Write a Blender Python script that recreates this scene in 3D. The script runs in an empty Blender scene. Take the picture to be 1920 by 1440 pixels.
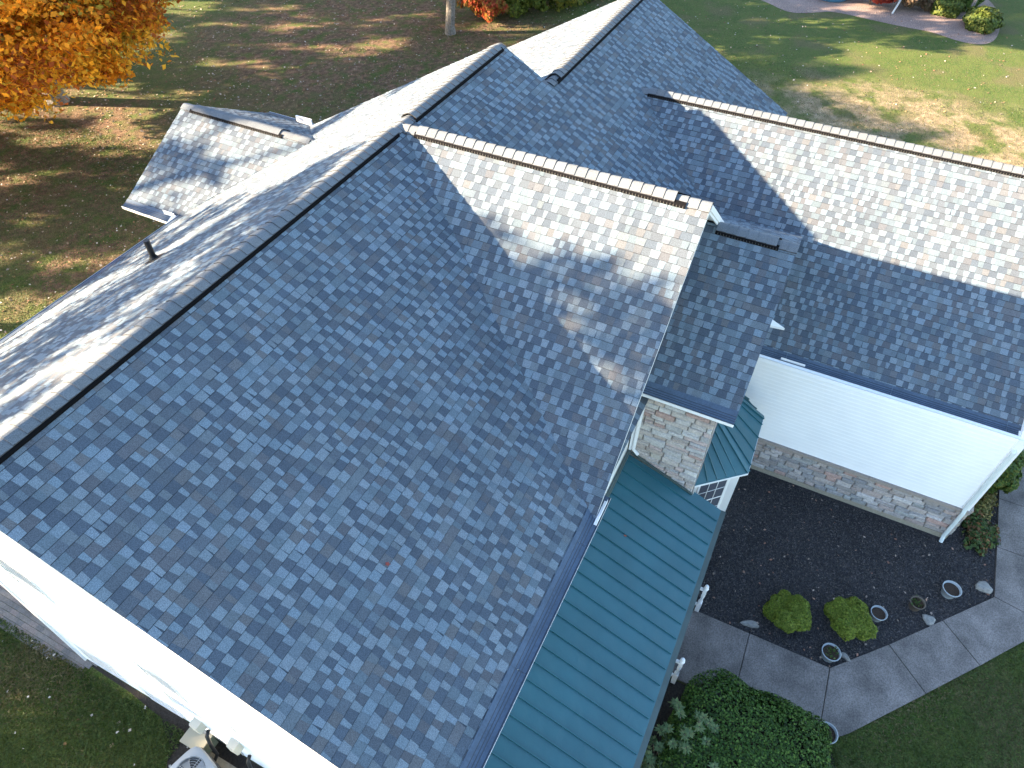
import bpy, math, random
import numpy as np
from mathutils import Vector, Matrix
random.seed(7)
RNG = np.random.default_rng(11)
SC = bpy.context.scene
COL = SC.collection
# The layout is written as (x, y, z) with x along the main ridge and y towards the street front;
# W() turns that into Blender's right-handed axes.
def W(p): return (p[0], -p[1], p[2])

# ---------------------------------------------------------------- camera
cam = bpy.data.cameras.new('camera'); camo = bpy.data.objects.new('camera', cam); COL.objects.link(camo)
camo.location = W((-1.233, 7.503, 14.615))
camo.rotation_euler = (math.radians(42.828), math.radians(-0.404), math.radians(-63.751))
cam.sensor_width = 36; cam.lens = 24.953; cam.clip_start = .1; cam.clip_end = 900
SC.camera = camo
# ---------------------------------------------------------------- light
EL, AZF = math.radians(18.6), math.radians(61.5)
to_sun = Vector((-math.cos(AZF)*math.cos(EL), math.sin(AZF)*math.cos(EL), math.sin(EL)))
wd = bpy.data.worlds.new("World"); SC.world = wd; wd.use_nodes = True
nt = wd.node_tree; nt.nodes.clear()
sky = nt.nodes.new('ShaderNodeTexSky'); sky.sky_type = 'NISHITA'; sky.sun_disc = False
sky.sun_elevation = EL; sky.sun_rotation = math.atan2(to_sun.x, to_sun.y)
sky.air_density = 1.0; sky.dust_density = 0.6; sky.ozone_density = 1.0; sky.altitude = 200
bg = nt.nodes.new('ShaderNodeBackground'); bg.inputs[1].default_value = .08
wo = nt.nodes.new('ShaderNodeOutputWorld')
nt.links.new(sky.outputs[0], bg.inputs[0]); nt.links.new(bg.outputs[0], wo.inputs[0])
sl = bpy.data.lights.new('sun', 'SUN'); sl.energy = 5.0; sl.angle = math.radians(.53); sl.color = (1, .79, .54)
so = bpy.data.objects.new('sun', sl); COL.objects.link(so)
so.rotation_euler = to_sun.to_track_quat('Z', 'Y').to_euler(); so.location = (-20, 30, 30)
SC.view_settings.view_transform = 'Standard'; SC.view_settings.look = 'None'
SC.view_settings.exposure = 3.12; SC.view_settings.gamma = 1
SC.render.engine = 'CYCLES'

# ---------------------------------------------------------------- materials
def mat(name, color=(.5, .5, .5), rough=.8, attr=False, noise=0, nscale=50, noise2=0, nscale2=4, bump=0, bscale=80, bdist=.01,
        metal=0, spec=.5, transl=0, coords='Object'):
    m = bpy.data.materials.new(name); m.use_nodes = True; t = m.node_tree; N = t.nodes; L = t.links
    b = N['Principled BSDF']; b.inputs['Roughness'].default_value = rough; b.inputs['Metallic'].default_value = metal
    b.inputs['Specular IOR Level'].default_value = spec
    tc = N.new('ShaderNodeTexCoord')
    if attr:
        a = N.new('ShaderNodeAttribute'); a.attribute_name = 'Col'; src = a.outputs['Color']
    else:
        a = N.new('ShaderNodeRGB'); a.outputs[0].default_value = (*color, 1); src = a.outputs[0]
    for amt, sc in ((noise, nscale), (noise2, nscale2)):
        if amt:
            n = N.new('ShaderNodeTexNoise'); n.inputs['Scale'].default_value = sc; n.inputs['Detail'].default_value = 3
            L.new(tc.outputs[coords], n.inputs['Vector'])
            r = N.new('ShaderNodeMapRange'); r.inputs[1].default_value = .3; r.inputs[2].default_value = .7
            r.inputs[3].default_value = 1-amt; r.inputs[4].default_value = 1+amt
            L.new(n.outputs[0], r.inputs[0])
            v = N.new('ShaderNodeVectorMath'); v.operation = 'SCALE'
            L.new(src, v.inputs[0]); L.new(r.outputs[0], v.inputs['Scale']); src = v.outputs[0]
    L.new(src, b.inputs['Base Color'])
    if bump:
        n = N.new('ShaderNodeTexNoise'); n.inputs['Scale'].default_value = bscale; n.inputs['Detail'].default_value = 4
        L.new(tc.outputs[coords], n.inputs['Vector'])
        bp = N.new('ShaderNodeBump'); bp.inputs['Strength'].default_value = bump; bp.inputs['Distance'].default_value = bdist
        L.new(n.outputs[0], bp.inputs['Height']); L.new(bp.outputs[0], b.inputs['Normal'])
    if transl:
        tr = N.new('ShaderNodeBsdfTranslucent'); L.new(src, tr.inputs[0])
        mx = N.new('ShaderNodeMixShader'); mx.inputs[0].default_value = transl
        L.new(b.outputs[0], mx.inputs[1]); L.new(tr.outputs[0], mx.inputs[2])
        L.new(mx.outputs[0], N['Material Output'].inputs[0])
    return m
M = {}
M['shingle'] = mat('shingle', attr=True, rough=.88, noise=.36, nscale=95, noise2=.07, nscale2=1.3, bump=.5, bscale=220, bdist=.004, spec=.3)
M['underlay'] = mat('underlay', (.012, .014, .018), .95)
M['vent'] = mat('vent_plastic', (.004, .004, .005), .9, spec=.1)
M['ventfleck'] = mat('vent_fleck', (.06, .055, .05), .8)
M['white'] = mat('white_vinyl', (.86, .86, .85), .5, noise2=.02, nscale2=2)
M['whitetrim'] = mat('white_trim', (.84, .84, .84), .4)
M['greypipe'] = mat('painted_downspout', (.62, .68, .67), .45, noise2=.05, nscale2=5)
M['guardgroove'] = mat('gutter_groove', (.02, .03, .05), .6)
M['guard'] = mat('gutter_guard', (.062, .092, .135), .5, noise=.15, nscale=30, noise2=.15, nscale2=3, metal=.3)
M['teal'] = mat('teal_metal', (.018, .096, .124), .42, noise2=.10, nscale2=1.2, bump=.22, bscale=2.2, bdist=.08, spec=.5)
M['tealdark'] = mat('teal_metal_edge', (.07, .10, .095), .45, noise2=.12, nscale2=3)
M['stone'] = mat('stone_veneer', attr=True, rough=.9, noise=.16, nscale=28, noise2=.12, nscale2=7, bump=.6, bscale=30, bdist=.012)
M['mortar'] = mat('mortar', (.27, .255, .235), .95, noise=.15, nscale=60)
M['sill'] = mat('stone_sill', (.30, .26, .23), .9, noise=.12, nscale=30, bump=.3, bscale=40)
M['foundation'] = mat('foundation', (.33, .29, .22), .95, noise=.15, nscale=25, bump=.4, bscale=40)
M['concrete'] = mat('concrete', (.160, .142, .133), .92, noise=.36, nscale=38, noise2=.36, nscale2=1.7, bump=.35, bscale=90, bdist=.004)
M['paver'] = mat('paver', attr=True, rough=.92, noise=.2, nscale=40, bump=.3)
M['mulch'] = mat('mulch', (.044, .040, .042), .95, noise=.6, nscale=35, noise2=.25, nscale2=1.6, bump=1, bscale=45, bdist=.03)
M['chip'] = mat('mulch_chip', attr=True, rough=.9)
M['dirt'] = mat('dirt', (.034, .027, .021), .95, noise=.4, nscale=25, bump=.8, bscale=40, bdist=.02)
M['soil'] = mat('soil', (.045, .028, .018), .95, noise=.5, nscale=60, bump=1, bscale=70, bdist=.02)
M['gravel'] = mat('pink_gravel', (.25, .175, .15), .95, noise=.45, nscale=16, noise2=.15, nscale2=1, bump=1, bscale=18, bdist=.05)
M['leaf'] = mat('leaf', attr=True, rough=.6, transl=.25, spec=.25)
M['autumn'] = mat('autumn_leaf', attr=True, rough=.65, transl=.5, spec=.2)
M['bark'] = mat('bark', (.17, .15, .13), .95, noise=.4, nscale=12, noise2=.2, nscale2=2, bump=1, bscale=16, bdist=.05)
M['twig'] = mat('twig', (.20, .17, .13), .9)
M['glass'] = mat('window_glass', (.085, .09, .10), .3, spec=.25)
M['darkglass'] = mat('dark_window_glass', (.09, .10, .13), .07, spec=.8)
M['potwhite'] = mat('pot_pale', (.30, .335, .36), .5, noise2=.08, nscale2=6)
M['potbrown'] = mat('pot_brown', (.11, .085, .065), .6, noise2=.2, nscale2=9)
M['rock'] = mat('rock', (.24, .235, .22), .9, noise=.25, nscale=14, bump=.8, bscale=12, bdist=.02)
M['acmetal'] = mat('ac_metal', (.33, .36, .39), .45, noise2=.06, nscale2=4)
M['acdark'] = mat('ac_dark', (.03, .035, .04), .5)
M['beige'] = mat('beige_box', (.62, .58, .48), .5)
M['greenbox'] = mat('green_box', (.20, .22, .15), .6, noise2=.15, nscale2=8)
M['black'] = mat('black_plastic', (.012, .012, .013), .5)
M['pool'] = mat('blue_plastic', (.10, .32, .55), .35)

def lawn_mat():
    m = bpy.data.materials.new('lawn'); m.use_nodes = True; t = m.node_tree; N = t.nodes; L = t.links
    b = N['Principled BSDF']; b.inputs['Roughness'].default_value = .95; b.inputs['Specular IOR Level'].default_value = .15
    tc = N.new('ShaderNodeTexCoord'); P = tc.outputs['Object']
    def noise(s, d=4, sx=1, sy=1):
        n = N.new('ShaderNodeTexNoise'); n.inputs['Scale'].default_value = s; n.inputs['Detail'].default_value = d
        mp = N.new('ShaderNodeMapping'); mp.inputs['Scale'].default_value = (sx, sy, 1); L.new(P, mp.inputs[0]); L.new(mp.outputs[0], n.inputs['Vector'])
        return n.outputs[0]
    def rng(x, a, c, lo=0, hi=1):
        r = N.new('ShaderNodeMapRange'); r.interpolation_type = 'SMOOTHSTEP'
        for i, v in enumerate((a, c, lo, hi)): r.inputs[i+1].default_value = v
        L.new(x, r.inputs[0]); return r.outputs[0]
    def math_(op, a, c):
        n = N.new('ShaderNodeMath'); n.operation = op
        for i, v in enumerate((a, c)):
            if isinstance(v, (int, float)): n.inputs[i].default_value = v
            else: L.new(v, n.inputs[i])
        return n.outputs[0]
    def mix(f, a, c):
        n = N.new('ShaderNodeMix'); n.data_type = 'RGBA'; L.new(f, n.inputs[0])
        for i, v in ((6, a), (7, c)):
            if isinstance(v, tuple): n.inputs[i].default_value = (*v, 1)
            else: L.new(v, n.inputs[i])
        return n.outputs[2]
    def blob(x, y, r0, r1, sx=1, sy=1):
        mp = N.new('ShaderNodeVectorMath'); mp.operation = 'SUBTRACT'; L.new(P, mp.inputs[0]); mp.inputs[1].default_value = (x, -y, 0)
        ms = N.new('ShaderNodeVectorMath'); ms.operation = 'MULTIPLY'; L.new(mp.outputs[0], ms.inputs[0]); ms.inputs[1].default_value = (sx, sy, 0)
        ln = N.new('ShaderNodeVectorMath'); ln.operation = 'LENGTH'; L.new(ms.outputs[0], ln.inputs[0])
        return rng(math_('ADD', ln.outputs['Value'], math_('MULTIPLY', math_('SUBTRACT', noise(.5), .5), 6)), r0, r1, 1, 0)
    green = mix(rng(noise(1.1), .35, .65), (.056, .092, .019), (.084, .112, .026))
    green = mix(rng(noise(7), .4, .66), green, (.092, .104, .032))
    c = mix(math_('MULTIPLY', rng(noise(.45), .5, .66), .75), green, (.115, .10, .048))
    tan = mix(rng(noise(3), .35, .7), (.20, .155, .09), (.31, .24, .15))
    tanm = blob(31.5, 10, 3.0, 7.5, 1.3, .75)
    c = mix(math_('MULTIPLY', tanm, rng(noise(.8), .36, .56)), c, tan)
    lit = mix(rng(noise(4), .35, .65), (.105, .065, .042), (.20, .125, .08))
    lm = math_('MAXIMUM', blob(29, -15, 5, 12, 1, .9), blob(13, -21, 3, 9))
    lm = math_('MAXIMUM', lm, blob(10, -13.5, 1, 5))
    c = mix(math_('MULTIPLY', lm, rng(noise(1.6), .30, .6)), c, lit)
    fine = rng(noise(38, 3), .3, .7, .62, 1.38)
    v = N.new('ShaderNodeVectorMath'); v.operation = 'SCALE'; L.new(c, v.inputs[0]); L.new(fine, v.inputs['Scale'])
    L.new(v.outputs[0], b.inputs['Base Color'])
    bp = N.new('ShaderNodeBump'); bp.inputs['Strength'].default_value = .9; bp.inputs['Distance'].default_value = .05
    L.new(noise(30, 5), bp.inputs['Height']); L.new(bp.outputs[0], b.inputs['Normal'])
    return m
M['lawn'] = lawn_mat()

# ---------------------------------------------------------------- mesh helpers
def tag(o, label=None, cat=None, group=None, kind=None):
    if label: o['label'] = label
    if cat: o['category'] = cat
    if group: o['group'] = group
    if kind: o['kind'] = kind
    return o
def empty(name, loc=(0, 0, 0)):
    o = bpy.data.objects.new(name, None); COL.objects.link(o); o.location = W(loc); o.empty_display_size = .2
    return o
class MB:
    def __init__(s): s.v = []; s.f = []; s.c = []; s.m = []
    def poly(s, pts, col=(1, 1, 1), mi=0):
        n = len(s.v); s.v.extend(pts); s.f.append(tuple(range(n, n+len(pts)))); s.c.append(col); s.m.append(mi)
    def box(s, x0, x1, y0, y1, z0, z1, col=(1, 1, 1), mi=0, bev=0):
        s.hexa([(x0, y0, z0), (x1, y0, z0), (x1, y1, z0), (x0, y1, z0), (x0, y0, z1), (x1, y0, z1), (x1, y1, z1), (x0, y1, z1)], col, mi)
    def hexa(s, p, col=(1, 1, 1), mi=0):
        n = len(s.v); s.v.extend(p)
        for f in ((0, 1, 2, 3), (4, 7, 6, 5), (0, 4, 5, 1), (1, 5, 6, 2), (2, 6, 7, 3), (3, 7, 4, 0)):
            s.f.append(tuple(n+i for i in f)); s.c.append(col); s.m.append(mi)
    def prism(s, poly, off, col=(1, 1, 1), mi=0, mi_side=None):
        off = Vector(off); a = [Vector(p) for p in poly]; b = [p+off for p in a]; k = len(a)
        s.poly([tuple(p) for p in a], col, mi); s.poly([tuple(p) for p in reversed(b)], col, mi)
        for i in range(k):
            j = (i+1) % k
            s.poly([tuple(a[i]), tuple(b[i]), tuple(b[j]), tuple(a[j])], col, mi if mi_side is None else mi_side)
    def bar(s, a, b, w, h, col=(1, 1, 1), mi=0, up=(0, 0, 1)):
        a = Vector(a); b = Vector(b); d = (b-a).normalized(); u = Vector(up); r = d.cross(u)
        if r.length < 1e-4: r = d.cross(Vector((1, 0, 0)))
        r.normalize(); u = r.cross(d).normalized(); r *= w/2; u *= h/2
        s.hexa([tuple(a-r-u), tuple(a+r-u), tuple(b+r-u), tuple(b-r-u), tuple(a-r+u), tuple(a+r+u), tuple(b+r+u), tuple(b-r+u)], col, mi)
    def tube(s, pts, rad, n=8, col=(1, 1, 1), mi=0, cap=True):
        pts = [Vector(p) for p in pts]
        if not isinstance(rad, (list, tuple)): rad = [rad]*len(pts)
        base = len(s.v)
        ref = None
        for i, p in enumerate(pts):
            d = (pts[min(i+1, len(pts)-1)]-pts[max(i-1, 0)]).normalized()
            if ref is None: ref = Vector((1, 0, 0)) if abs(d.x) < .8 else Vector((0, 1, 0))
            x = (ref-d*ref.dot(d)).normalized(); y = d.cross(x); ref = x
            for k in range(n):
                a = 2*math.pi*k/n; s.v.append(tuple(p+(x*math.cos(a)+y*math.sin(a))*rad[i]))
        for i in range(len(pts)-1):
            for k in range(n):
                a = base+i*n+k; b = base+i*n+(k+1) % n
                s.f.append((a, b, b+n, a+n)); s.c.append(col); s.m.append(mi)
        if cap:
            s.f.append(tuple(base+k for k in range(n))[::-1]); s.c.append(col); s.m.append(mi)
            s.f.append(tuple(base+(len(pts)-1)*n+k for k in range(n))); s.c.append(col); s.m.append(mi)
    def lathe(s, c, prof, n=20, col=(1, 1, 1), mi=0, sx=1, sy=1):
        base = len(s.v)
        for (r, z) in prof:
            for k in range(n):
                a = 2*math.pi*k/n; s.v.append((c[0]+r*sx*math.cos(a), c[1]+r*sy*math.sin(a), c[2]+z))
        for i in range(len(prof)-1):
            for k in range(n):
                a = base+i*n+k; b = base+i*n+(k+1) % n
                s.f.append((a, b, b+n, a+n)); s.c.append(col); s.m.append(mi)
    def build(s, name, mats, parent=None, smooth=False, loc=None):
        """vertices are in layout coordinates, absolute; parent's origin is subtracted"""
        me = bpy.data.meshes.new(name)
        v = np.array(s.v, dtype=np.float64).reshape(-1, 3); v = v*np.array([1, -1, 1])
        o = bpy.data.objects.new(name, me); COL.objects.link(o)
        org = np.zeros(3)
        if parent is not None:
            q = parent; 
            while q is not None: org += np.array(q.location); q = q.parent
            o.parent = parent
        if loc is not None:
            lw = np.array(W(loc)); o.location = tuple(lw-org); org = lw
        v = v-org
        me.from_pydata(v.tolist(), [], s.f)
        if not isinstance(mats, (list, tuple)): mats = [mats]
        for m in mats: me.materials.append(m)
        if len(mats) > 1: me.polygons.foreach_set('material_index', s.m)
        if any(c != (1, 1, 1) for c in s.c[:1]+s.c[-1:]):
            at = me.color_attributes.new('Col', 'FLOAT_COLOR', 'CORNER')
            cc = np.ones((len(me.loops), 4), dtype=np.float32); lt = [len(f) for f in s.f]
            cc[:, :3] = np.repeat(np.array(s.c, dtype=np.float32), lt, axis=0)
            at.data.foreach_set('color', cc.ravel())
        if smooth: me.polygons.foreach_set('use_smooth', [True]*len(me.polygons))
        me.validate(); me.update()
        return o

def clip(poly, conv):
    """clip 2D polygon by convex CCW polygon"""
    out = poly
    k = len(conv)
    for i in range(k):
        ax, ay = conv[i]; bx, by = conv[(i+1) % k]; ex, ey = bx-ax, by-ay
        res = []; n = len(out)
        if n == 0: return []
        ds = [ex*(q[1]-ay)-ey*(q[0]-ax) for q in out]
        if min(ds) >= -1e-9: continue
        for j in range(n):
            p, q = out[j], out[(j+1) % n]; dp, dq = ds[j], ds[(j+1) % n]
            if dp >= 0: res.append(p)
            if (dp >= 0) != (dq >= 0):
                t = dp/(dp-dq); res.append((p[0]+(q[0]-p[0])*t, p[1]+(q[1]-p[1])*t))
        out = res
    return out
def ccw(poly):
    a = sum(poly[i][0]*poly[(i+1) % len(poly)][1]-poly[(i+1) % len(poly)][0]*poly[i][1] for i in range(len(poly)))
    return poly if a > 0 else poly[::-1]

LIGHTS = [(.146, .188, .228), (.134, .180, .219), (.152, .191, .222), (.141, .184, .220), (.158, .194, .226)]
MIDS = [(.108, .139, .168), (.114, .138, .158), (.104, .136, .162)]
DARKS = [(.070, .090, .117), (.078, .093, .114), (.084, .102, .124), (.067, .085, .110)]
BROWNS = [(.100, .108, .122), (.090, .097, .112), (.108, .114, .124)]
def jit(c, r=.08):
    k = 1+random.uniform(-r, r); return (c[0]*k, c[1]*k, c[2]*k)
EXPO = .143
def roof_slope(house, name, O, U, D, poly, label=None, seed=1, thick=.10, fascia=True):
    """O origin on ridge, U unit vector along ridge, D unit vector down the slope (layout coordinates); poly in (u, v)"""
    random.seed(seed)
    O, U, D = Vector(O), Vector(U).normalized(), Vector(D).normalized()
    N = U.cross(D).normalized()
    if N.z < 0: N = -N
    parts_ = poly if isinstance(poly[0], list) else [poly]
    convs = [ccw([tuple(p) for p in q]) for q in parts_]; conv = [p for q in convs for p in q]
    P = lambda u, v, h: tuple(O+U*u+D*v+N*h)
    us = [p[0] for p in conv]; vs = [p[1] for p in conv]
    u0, u1, v1 = min(us), max(us), max(vs)
    mb = MB()
    rows = int((v1-min(vs))/EXPO)+2
    def put(q0, hfun, col):
        for cv in convs:
            q = clip(q0, cv)
            if len(q) >= 3: mb.poly([P(a, b, hfun(b)) for a, b in q], col)
    for i in range(rows):
        vb = v1-i*EXPO; vt = vb-EXPO+.005
        cnt = [0]
        h0 = lambda v, vt=vt: .001+.0045*(v-vt)/EXPO
        h0k = lambda v, vt=vt, c_=cnt: .001+.0045*(v-vt)/EXPO+(c_[0] % 3)*.0005
        h1 = lambda v, vt=vt: .0025+.0085*(v-vt)/EXPO
        put([(u0-.1, vt), (u1+.1, vt), (u1+.1, vb), (u0-.1, vb)], lambda v: h0(v)-.0012, (.055, .070, .092))
        u = u0-random.uniform(0, .5); tooth = random.random() < .5
        while u < u1:
            w = random.choice((.085, .105, .12, .135, .15, .175)) + random.uniform(-.01, .01)
            r = random.random()
            if tooth:
                col = jit(random.choice(LIGHTS) if r < .74 else random.choice(MIDS) if r < .92 else random.choice(BROWNS))
                tp = random.uniform(.004, .020); tq = random.uniform(.004, .020)
                put([(u+.002, vt), (u+w-.002, vt), (u+w-tq, vb), (u+tp, vb)], h1, col)
                for cv in convs:
                    q = clip([(u+tp, vb-.0004), (u+w-tq, vb-.0004), (u+w-tq, vb), (u+tp, vb)], cv)
                    if len(q) < 3: continue
                    a = min(x for x, _ in q); b = max(x for x, _ in q)
                    mb.poly([P(a, vb, .011), P(b, vb, .011), P(b, vb+.001, 0), P(a, vb+.001, 0)], (.03, .033, .04))
            else:
                col = jit(random.choice(DARKS) if r < .70 else random.choice(MIDS) if r < .86 else random.choice(BROWNS))
                put([(u-.02, vt), (u+w+.02, vt), (u+w+.02, vb), (u-.02, vb)], h0k, col); cnt[0] += 1
            u += w; tooth = not tooth
            if random.random() < .06: tooth = not tooth
    o = mb.build(name, M['shingle'], house)
    if label: o['label'] = label
    sb = MB()
    for cv in convs:
        top = [P(a, b, -.002) for a, b in cv]; bot = [P(a, b, -thick) for a, b in cv]
        sb.poly(top, mi=0)
        sb.poly(bot[::-1], mi=1)
        k = len(top)
        for i in range(k):
            j = (i+1) % k; sb.poly([top[i], top[j], bot[j], bot[i]], mi=1)
    sb.build('fascia', [M['underlay'], M['whitetrim']], o)
    return o, P

def ridge_cap(house, P0, P1, sA, sB, vent=True, v0=.45, v1=.35, side=None, expo=.2, half=.155, seed=3, raise_=.045, fleck=True):
    """caps from P0 to P1; sA and sB slopes on the two sides. side = horizontal unit vector towards side A"""
    random.seed(seed)
    P0, P1 = Vector(P0), Vector(P1); d = (P1-P0); Ln = d.length; d.normalize()
    side = Vector(side); up = Vector((0, 0, 1))
    mb = MB(); nn = int(Ln/expo)+1
    lat = [-1, -.8, -.45, -.2, 0, .2, .45, .8, 1]
    def prof(l):
        x = l*half; s = sA if l > 0 else sB; r = .045
        return -s*(math.sqrt(x*x+r*r)-r)
    def pt(t, l, e): return tuple(P0+d*t+side*(l*half)+up*(prof(l)+e))
    for i in range(nn):
        t0 = i*expo; t1 = min(t0+expo+.002, Ln)
        if t1-t0 < .03: break
        r = random.random()
        col = jit((.126, .140, .154) if r < .6 else (.116, .130, .144) if r < .85 else (.136, .144, .152), .06)
        inv = vent and v0 <= t0 < Ln-v1
        e = (raise_ if inv else .006); b = .015
        for a in range(len(lat)-1):
            l0, l1 = lat[a], lat[a+1]
            # lower (exposed) end at t0, tucked end at t1
            mb.poly([pt(t0, l0, e+b), pt(t0, l1, e+b), pt(t1, l1, e+.002), pt(t1, l0, e+.002)], col)
            mb.poly([pt(t0, l0, e+b), pt(t0, l1, e+b), pt(t0, l1, e-.004), pt(t0, l0, e-.004)], (.03, .03, .033))
        for l in (-1, 1):
            mb.poly([pt(t0, l, e+b), pt(t1, l, e+.002), pt(t1, l, e-.006), pt(t0, l, e-.006)], (.05, .05, .055))
    o = mb.build('ridge_cap', M['shingle'], house)
    if vent:
        vb = MB()
        a, b = v0-.02, Ln-v1+.12
        for l, s in ((-1, sB), (1, sA)):
            x0, x1 = .75*half, half+.022
            def q(t, x, e): return tuple(P0+d*t+side*(x*l)+up*(-s*(math.sqrt(x*x+.045**2)-.045)+e))
            vb.hexa([q(a, x0, .0), q(b, x0, .0), q(b, x1, -.01), q(a, x1, -.01), q(a, x0, raise_-.004), q(b, x0, raise_-.004), q(b, x1, raise_-.014), q(a, x1, raise_-.014)])
            t = a+.03 if fleck else b
            while t < b-.05:
                vb.hexa([q(t, x1-.004, .0), q(t+.012, x1-.004, .0), q(t+.012, x1+.004, -.006), q(t, x1+.004, -.006),
                         q(t, x1-.01, raise_-.012), q(t+.012, x1-.01, raise_-.012), q(t+.012, x1+.003, raise_-.018), q(t, x1+.003, raise_-.018)], mi=1)
                t += .055
        for t in (a, b): pass
        vb.build('ridge_vent', [M['vent'], M['ventfleck']], o)
    return o

def stone_wall(name, house, O, U, width, height, seed=5, depth=.05, N=None, cols=None, clipf=None):
    """irregular ledge stones on a mortar backing, O lower corner, U unit horizontal, N outward"""
    random.seed(seed); O, U, N = Vector(O), Vector(U), Vector(N); Z = Vector((0, 0, 1))
    mb = MB(); P = lambda u, z, h: tuple(O+U*u+Z*z+N*h)
    mb.poly([P(0, 0, 0), P(width, 0, 0), P(width, height, 0), P(0, height, 0)], (.21, .20, .19), 1)
    cols = cols or [(.36, .31, .27), (.32, .30, .28), (.40, .36, .32), (.30, .25, .22), (.27, .27, .26), (.42, .40, .37), (.36, .27, .23), (.25, .24, .25), (.34, .31, .25)]
    z = 0
    while z < height-.02:
        rh = min(random.choice((.10, .12, .13, .15, .17)), height-z)
        if height-z-rh < .04: rh = height-z
        u = 0
        while u < width-.01:
            w = min(random.uniform(.18, .50), width-u)
            if width-u-w < .07: w = width-u
            parts = [(z, rh)] if rh < .14 or random.random() < .55 else [(z, rh*.5), (z+rh*.5, rh*.5)]
            for (zz, hh) in parts:
                g = .006; j = lambda: random.uniform(-.005, .005)
                a, b, c, e = u+g+random.uniform(0, .008), u+w-g-random.uniform(0, .008), zz+g, zz+hh-g
                h = depth*random.uniform(.55, 1.1); k = .014; col = jit(random.choice(cols), .14)
                if random.random() < .05: col = jit((.42, .29, .25), .1)
                base = [(a+j(), c+j()), (b+j(), c+j()), (b+j(), e+j()), (a+j(), e+j())]
                fr = [(base[0][0]+k, base[0][1]+k), (base[1][0]-k, base[1][1]+k), (base[2][0]-k, base[2][1]-k), (base[3][0]+k, base[3][1]-k)]
                F = [P(x, y, h+random.uniform(-.005, .005)) for x, y in fr]; B = [P(x, y, h*.45) for x, y in base]; R = [P(x, y, .0) for x, y in base]
                cx_ = tuple(sum(Vector(f)[q] for f in F)/4+N[q]*.004 for q in range(3))
                for i in range(4):
                    i2 = (i+1) % 4
                    mb.poly([F[i], F[i2], cx_], col); mb.poly([B[i], B[i2], F[i2], F[i]], col); mb.poly([R[i], R[i2], B[i2], B[i]], col)
            u += w
        z += rh
    return mb.build(name, [M['stone'], M['mortar']], house)

def siding(name, house, O, U, width, z0, z1, N, expo=.115, toph=None):
    """horizontal lap siding; toph(u) gives the height limit for gables"""
    O, U, N = Vector(O), Vector(U), Vector(N); Z = Vector((0, 0, 1)); mb = MB()
    n = int(math.ceil((z1-z0)/expo))
    for i in range(n):
        a = z0+i*expo; b = min(a+expo, z1)
        P = lambda u, z, h: tuple(O+U*u+Z*(z-O.z)+N*h)
        if toph is None: l0 = l1 = (0, width)
        else:
            l0, l1 = toph(a), toph(b)
            if l0 is None: break
            if l1 is None: l1 = ((l0[0]+l0[1])/2,)*2
        mb.poly([P(l0[0], a, .022), P(l0[1], a, .022), P(l0[1], a+.02, .015), P(l0[0], a+.02, .015)]) if b-a > .05 else None
        mb.poly([P(l0[0], a+.02, .015), P(l0[1], a+.02, .015), P(l1[1], b, .0), P(l1[0], b, .0)])
        mb.poly([P(l0[0], a, .019), P(l0[1], a, .019), P(l0[1], a, -.002), P(l0[0], a, -.002)])
    return mb.build(name, M['white'], house)

def gutter(house, P0, P1, out, splash=None, guard_in=.08, w=.13, seg=(2.4,)):
    """trough along P0-P1 (points on the roof's eave edge), out = horizontal outward unit vector"""
    P0, P1, out = Vector(P0), Vector(P1), Vector(out); up = Vector((0, 0, 1)); d = (P1-P0).normalized(); L_ = (P1-P0).length
    q = lambda t, o_, z: tuple(P0+d*t+out*o_+up*z)
    mb = MB()
    pr = [(.01, -.03), (.01, -.12), (w*.75, -.125), (w, -.075), (w, -.012), (w+.008, -.004), (w+.008, -.022)]
    for i in range(len(pr)-1):
        a, b = pr[i], pr[i+1]; mb.poly([q(0, *a), q(L_, *a), q(L_, *b), q(0, *b)])
    for t in (0, L_): mb.poly([q(t, *p) for p in pr[:5]])
    o = mb.build('gutter', M['whitetrim'], house)
    gb = MB(); s = .35
    prof = [(-guard_in, guard_in*.55+.016), (-.03, .034), (-.020, .026), (.016, .014), (.028, .008), (.056, .002), (.068, -.004), (w-.024, -.010), (w-.010, -.012), (w-.002, -.004)]
    t = 0
    while t < L_-.01:
        t2 = min(t+2.2, L_)
        for i in range(len(prof)-1):
            a, b = prof[i], prof[i+1]; gb.poly([q(t+.003, *a), q(t2-.003, *a), q(t2-.003, *b), q(t+.003, *b)], mi=1 if i in (1, 3, 5, 7) else 0)
        t = t2
    gb.build('gutter_guard', [M['guard'], M['guardgroove']], o)
    if splash:
        sb = MB(); a, b = splash
        sb.bar(q(a, w-.02, .03), q(b, w-.02, .03), .006, .07); sb.bar(q(a, w-.045, .0), q(b, w-.045, .0), .05, .004)
        sb.build('splash_guard', M['whitetrim'], o)
    return o

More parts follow.
